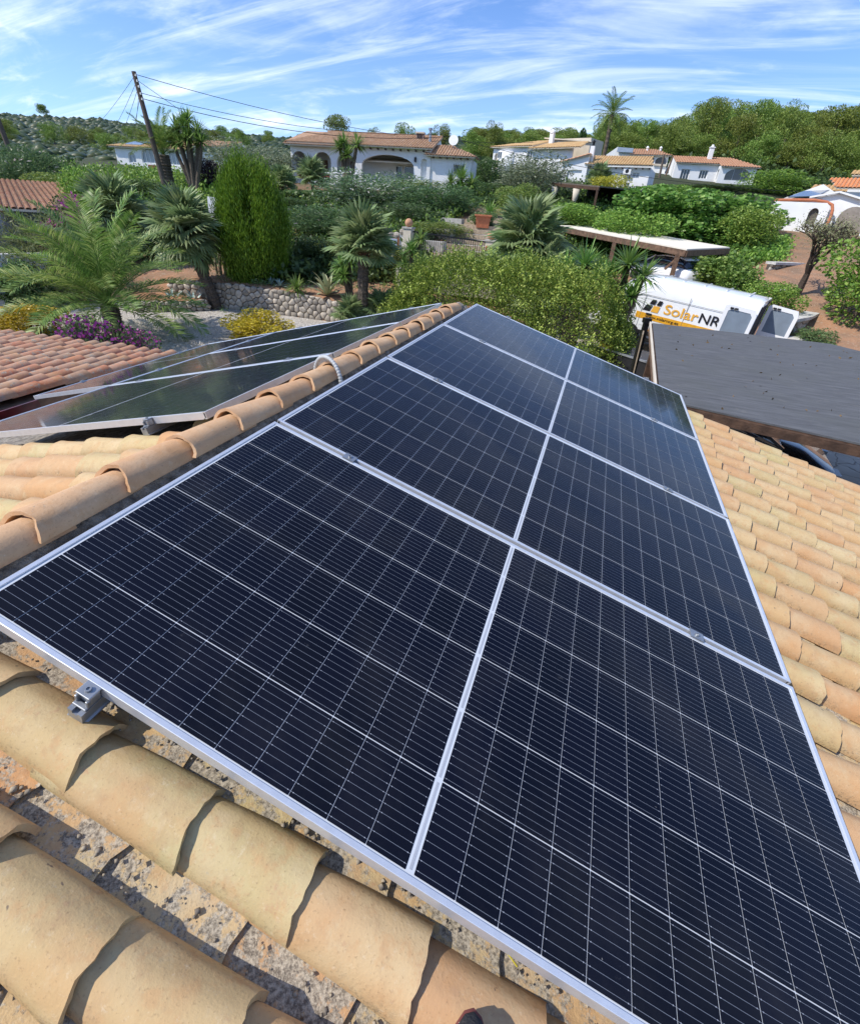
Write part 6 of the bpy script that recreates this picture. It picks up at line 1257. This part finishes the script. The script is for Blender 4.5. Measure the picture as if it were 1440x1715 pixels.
def place(n, az0, az1, r0, r1, dmin, hr, wr, label, group):
    c = 0; tr = 0
    while c < n and tr < n*40:
        tr += 1; az = rr.uniform(az0, az1); r = rr.uniform(r0, r1); x, y = pol(az, r)
        if any((x-a)**2+(y-b)**2 < dmin*dmin for a, b in spots): continue
        spots.append((x, y)); pine(x, y, zpol(az, r)-.4, rr.uniform(*hr), rr.uniform(*wr), label, group); c += 1
place(34, 5, 22, 95, 138, 4.4, (7.2, 9.6), (7, 9.5), 'tall broad pine at the front of the wood on the right hill', 'tall front pines of the wood on the right hill')
place(175, -3, 30, 92, 165, 3.6, (4.8, 7.6), (5.5, 8), 'rounded pine tree in the dense wood on the right hand hill', 'pines of the dense wood on the right hill')
place(90, -16, -3, 92, 230, 4, (3.4, 5.4), (5, 7.5), 'pine tree on the slope behind the houses in the middle', 'pines on the slope behind the middle houses')
place(34, -62, -36, 85, 200, 6, (2.6, 4.6), (4, 6.5), 'light green young pine on the scrubby left hillside', 'young pines scattered on the left hillside')
place(14, -34, -14, 170, 330, 8, (2.5, 4), (4, 6), 'pine on the far slope behind the long villa', 'pines on the far slope behind the villa')
for az, r, h, lab in ((-29.6, 92, 7.2, 'round pine top showing left above the villa roof'), (-26.0, 95, 5.6, 'small pine top showing above the middle of the villa roof'), (-22.8, 90, 6.2, 'broad pine top left of the villa chimney'), (-18.6, 88, 6.0, 'dark pine right of the villa flue'), (-13.8, 92, 6.0, 'tall pine between the villa and the house with the round corner')):
    x, y = pol(az, r); pine(x, y, zpol(az, r)-.3, h, h*.8, lab)
x, y = pol(-54.15, 430); pine(x, y, zpol(-54.15, 430)-1, 9.5, 11, 'lone umbrella pine on the skyline of the left hill', None, 'u')
def column_cypress(x, y, z, h, wd, label):
    t = thing('cypress', label, 'cypress', T(x, y, z)); P, Q = lump_points([((0, 0, h*(.08+.09*i)), (wd*.5*math.sin(math.pi*min(1, .2+.08*i))**.6, wd*.5*math.sin(math.pi*min(1, .2+.08*i))**.6, h*.09)) for i in range(11)], 2500, 3, .1); ob('foliage', leaf_mesh('foliage', P, Q, .16, .4, LM['dark'], 4, 1.2, .4), t); MB().tube([(0, 0, -.2), (0, 0, h*.2)], .12, 6).build('trunk', M_bark2, t)
column_cypress(*on(-4.9, 86), 5.2, 1.7, 'dark narrow cypress between two houses on the right')
def scatter(name, n, zone, size, kind, seed, lift=.4, k=7):
    """tufts of leaves over the ground: uncountable low growth, one object"""
    rg = np.random.default_rng(seed); P = []; Q = []
    for i in range(n):
        az, r = zone(rg); x, y = pol(az, r); z = zpol(az, r); s = size(r)*rg.uniform(.6, 1.5)
        k_ = k*2; P.append(np.array([x, y, z+s*.3])+rg.normal(0, 1, (k_, 3))*np.array([s*.5, s*.5, s*.32])); Q.append(np.full((k_, 1), s))
    P = np.concatenate(P); s = np.concatenate(Q); d = rg.normal(0, 1, P.shape); d[:, 2] += .4; d /= np.linalg.norm(d, axis=1)[:, None]; r_ = rg.normal(0, 1, P.shape); t_ = np.cross(d, r_); t_ /= np.linalg.norm(t_, axis=1)[:, None]
    a, b = d*s*.17, t_*s*.10; V = np.stack([P-a, P+b, P+a, P-b], 1).reshape(-1, 3); return tag(ob(name, np_mesh(name, V, np.arange(len(V)).reshape(-1, 4), LM[kind])), kind='stuff')
def scrub_blobs(name, n, zone, size, kind, seed):
    """rounded maquis bushes too many to count, far off: one mesh of small lumps"""
    rg = np.random.default_rng(seed); bm = bmesh.new(); bmesh.ops.create_icosphere(bm, subdivisions=1, radius=1); B = np.array([v.co[:] for v in bm.verts]); Fb = np.array([[v.index for v in f.verts] for f in bm.faces]); bm.free()
    V = []; F = []
    for i in range(n):
        az, r = zone(rg); x, y = pol(az, r); s = size(r)*rg.uniform(.5, 1.5); V.append(B*np.array([s, s, s*rg.uniform(.45, .8)])*rg.uniform(.8, 1.2, (len(B), 1))+np.array([x, y, zpol(az, r)+s*.1])); F.append(Fb+i*len(B))
    return tag(ob(name, np_mesh(name, np.concatenate(V), np.concatenate(F), LM[kind], True)), kind='stuff')
scrub_blobs('hillside_scrub', 14000, lambda g: (g.uniform(-72, 2), 75*(520/75)**(g.random()**.75)), lambda r: .5+r*.0048, 'scrub', 3); scatter('right_hill_scrub', 6000, lambda g: (g.uniform(2, 40), 84+86*g.random()), lambda r: 1.5, 'dark', 4)
def zone_mid(g):
    while 1:
        az = g.uniform(-60, -2); r = g.uniform(23.5, 72); x, y = pol(az, r); p = Vector((x, y, 0))-p0; al = p.dot(d_path); la = abs(p.dot(n_path))
        if la < 2.1 and -3 < al < 14: continue
        if r < RW(az)+3.2: continue
        if -36 < az < -17 and 42 < r < 56: continue
        if -53 < az < -39 and 42 < r < 72: continue
        return az, r
d_path, n_path = d, nn
d_path = (p1-p0).normalized(); n_path = Vector((-d_path.y, d_path.x, 0))
scatter('garden_undergrowth', 9000, zone_mid, lambda r: .35+r*.006, 'dark', 5, k=8); scatter('bright_undergrowth', 4500, zone_mid, lambda r: .3+r*.005, 'bright', 6, k=8)
scatter('slope_undergrowth', 5500, lambda g: (g.uniform(-3, 13.5), g.uniform(30, 52)), lambda r: .35+r*.005, 'fig', 7, k=8); scatter('right_slope_undergrowth', 500, lambda g: (g.uniform(12.5, 15.5), g.uniform(33, 39)), lambda r: .4, 'bright', 8, k=8)
scatter('villa_slope_undergrowth', 1500, lambda g: (g.uniform(-54, -38.5), g.uniform(41, 62)), lambda r: .62, 'bright', 18, k=8); scatter('terrace_weeds', 260, lambda g: (g.uniform(-43, -24), RW(-35)+g.uniform(.6, 5)), lambda r: .22, 'low', 9, k=8); scatter('thuja_foot_undergrowth', 900, lambda g: (g.uniform(-37, -21), g.uniform(22.8, 26)), lambda r: .7, 'dark', 10, k=9)
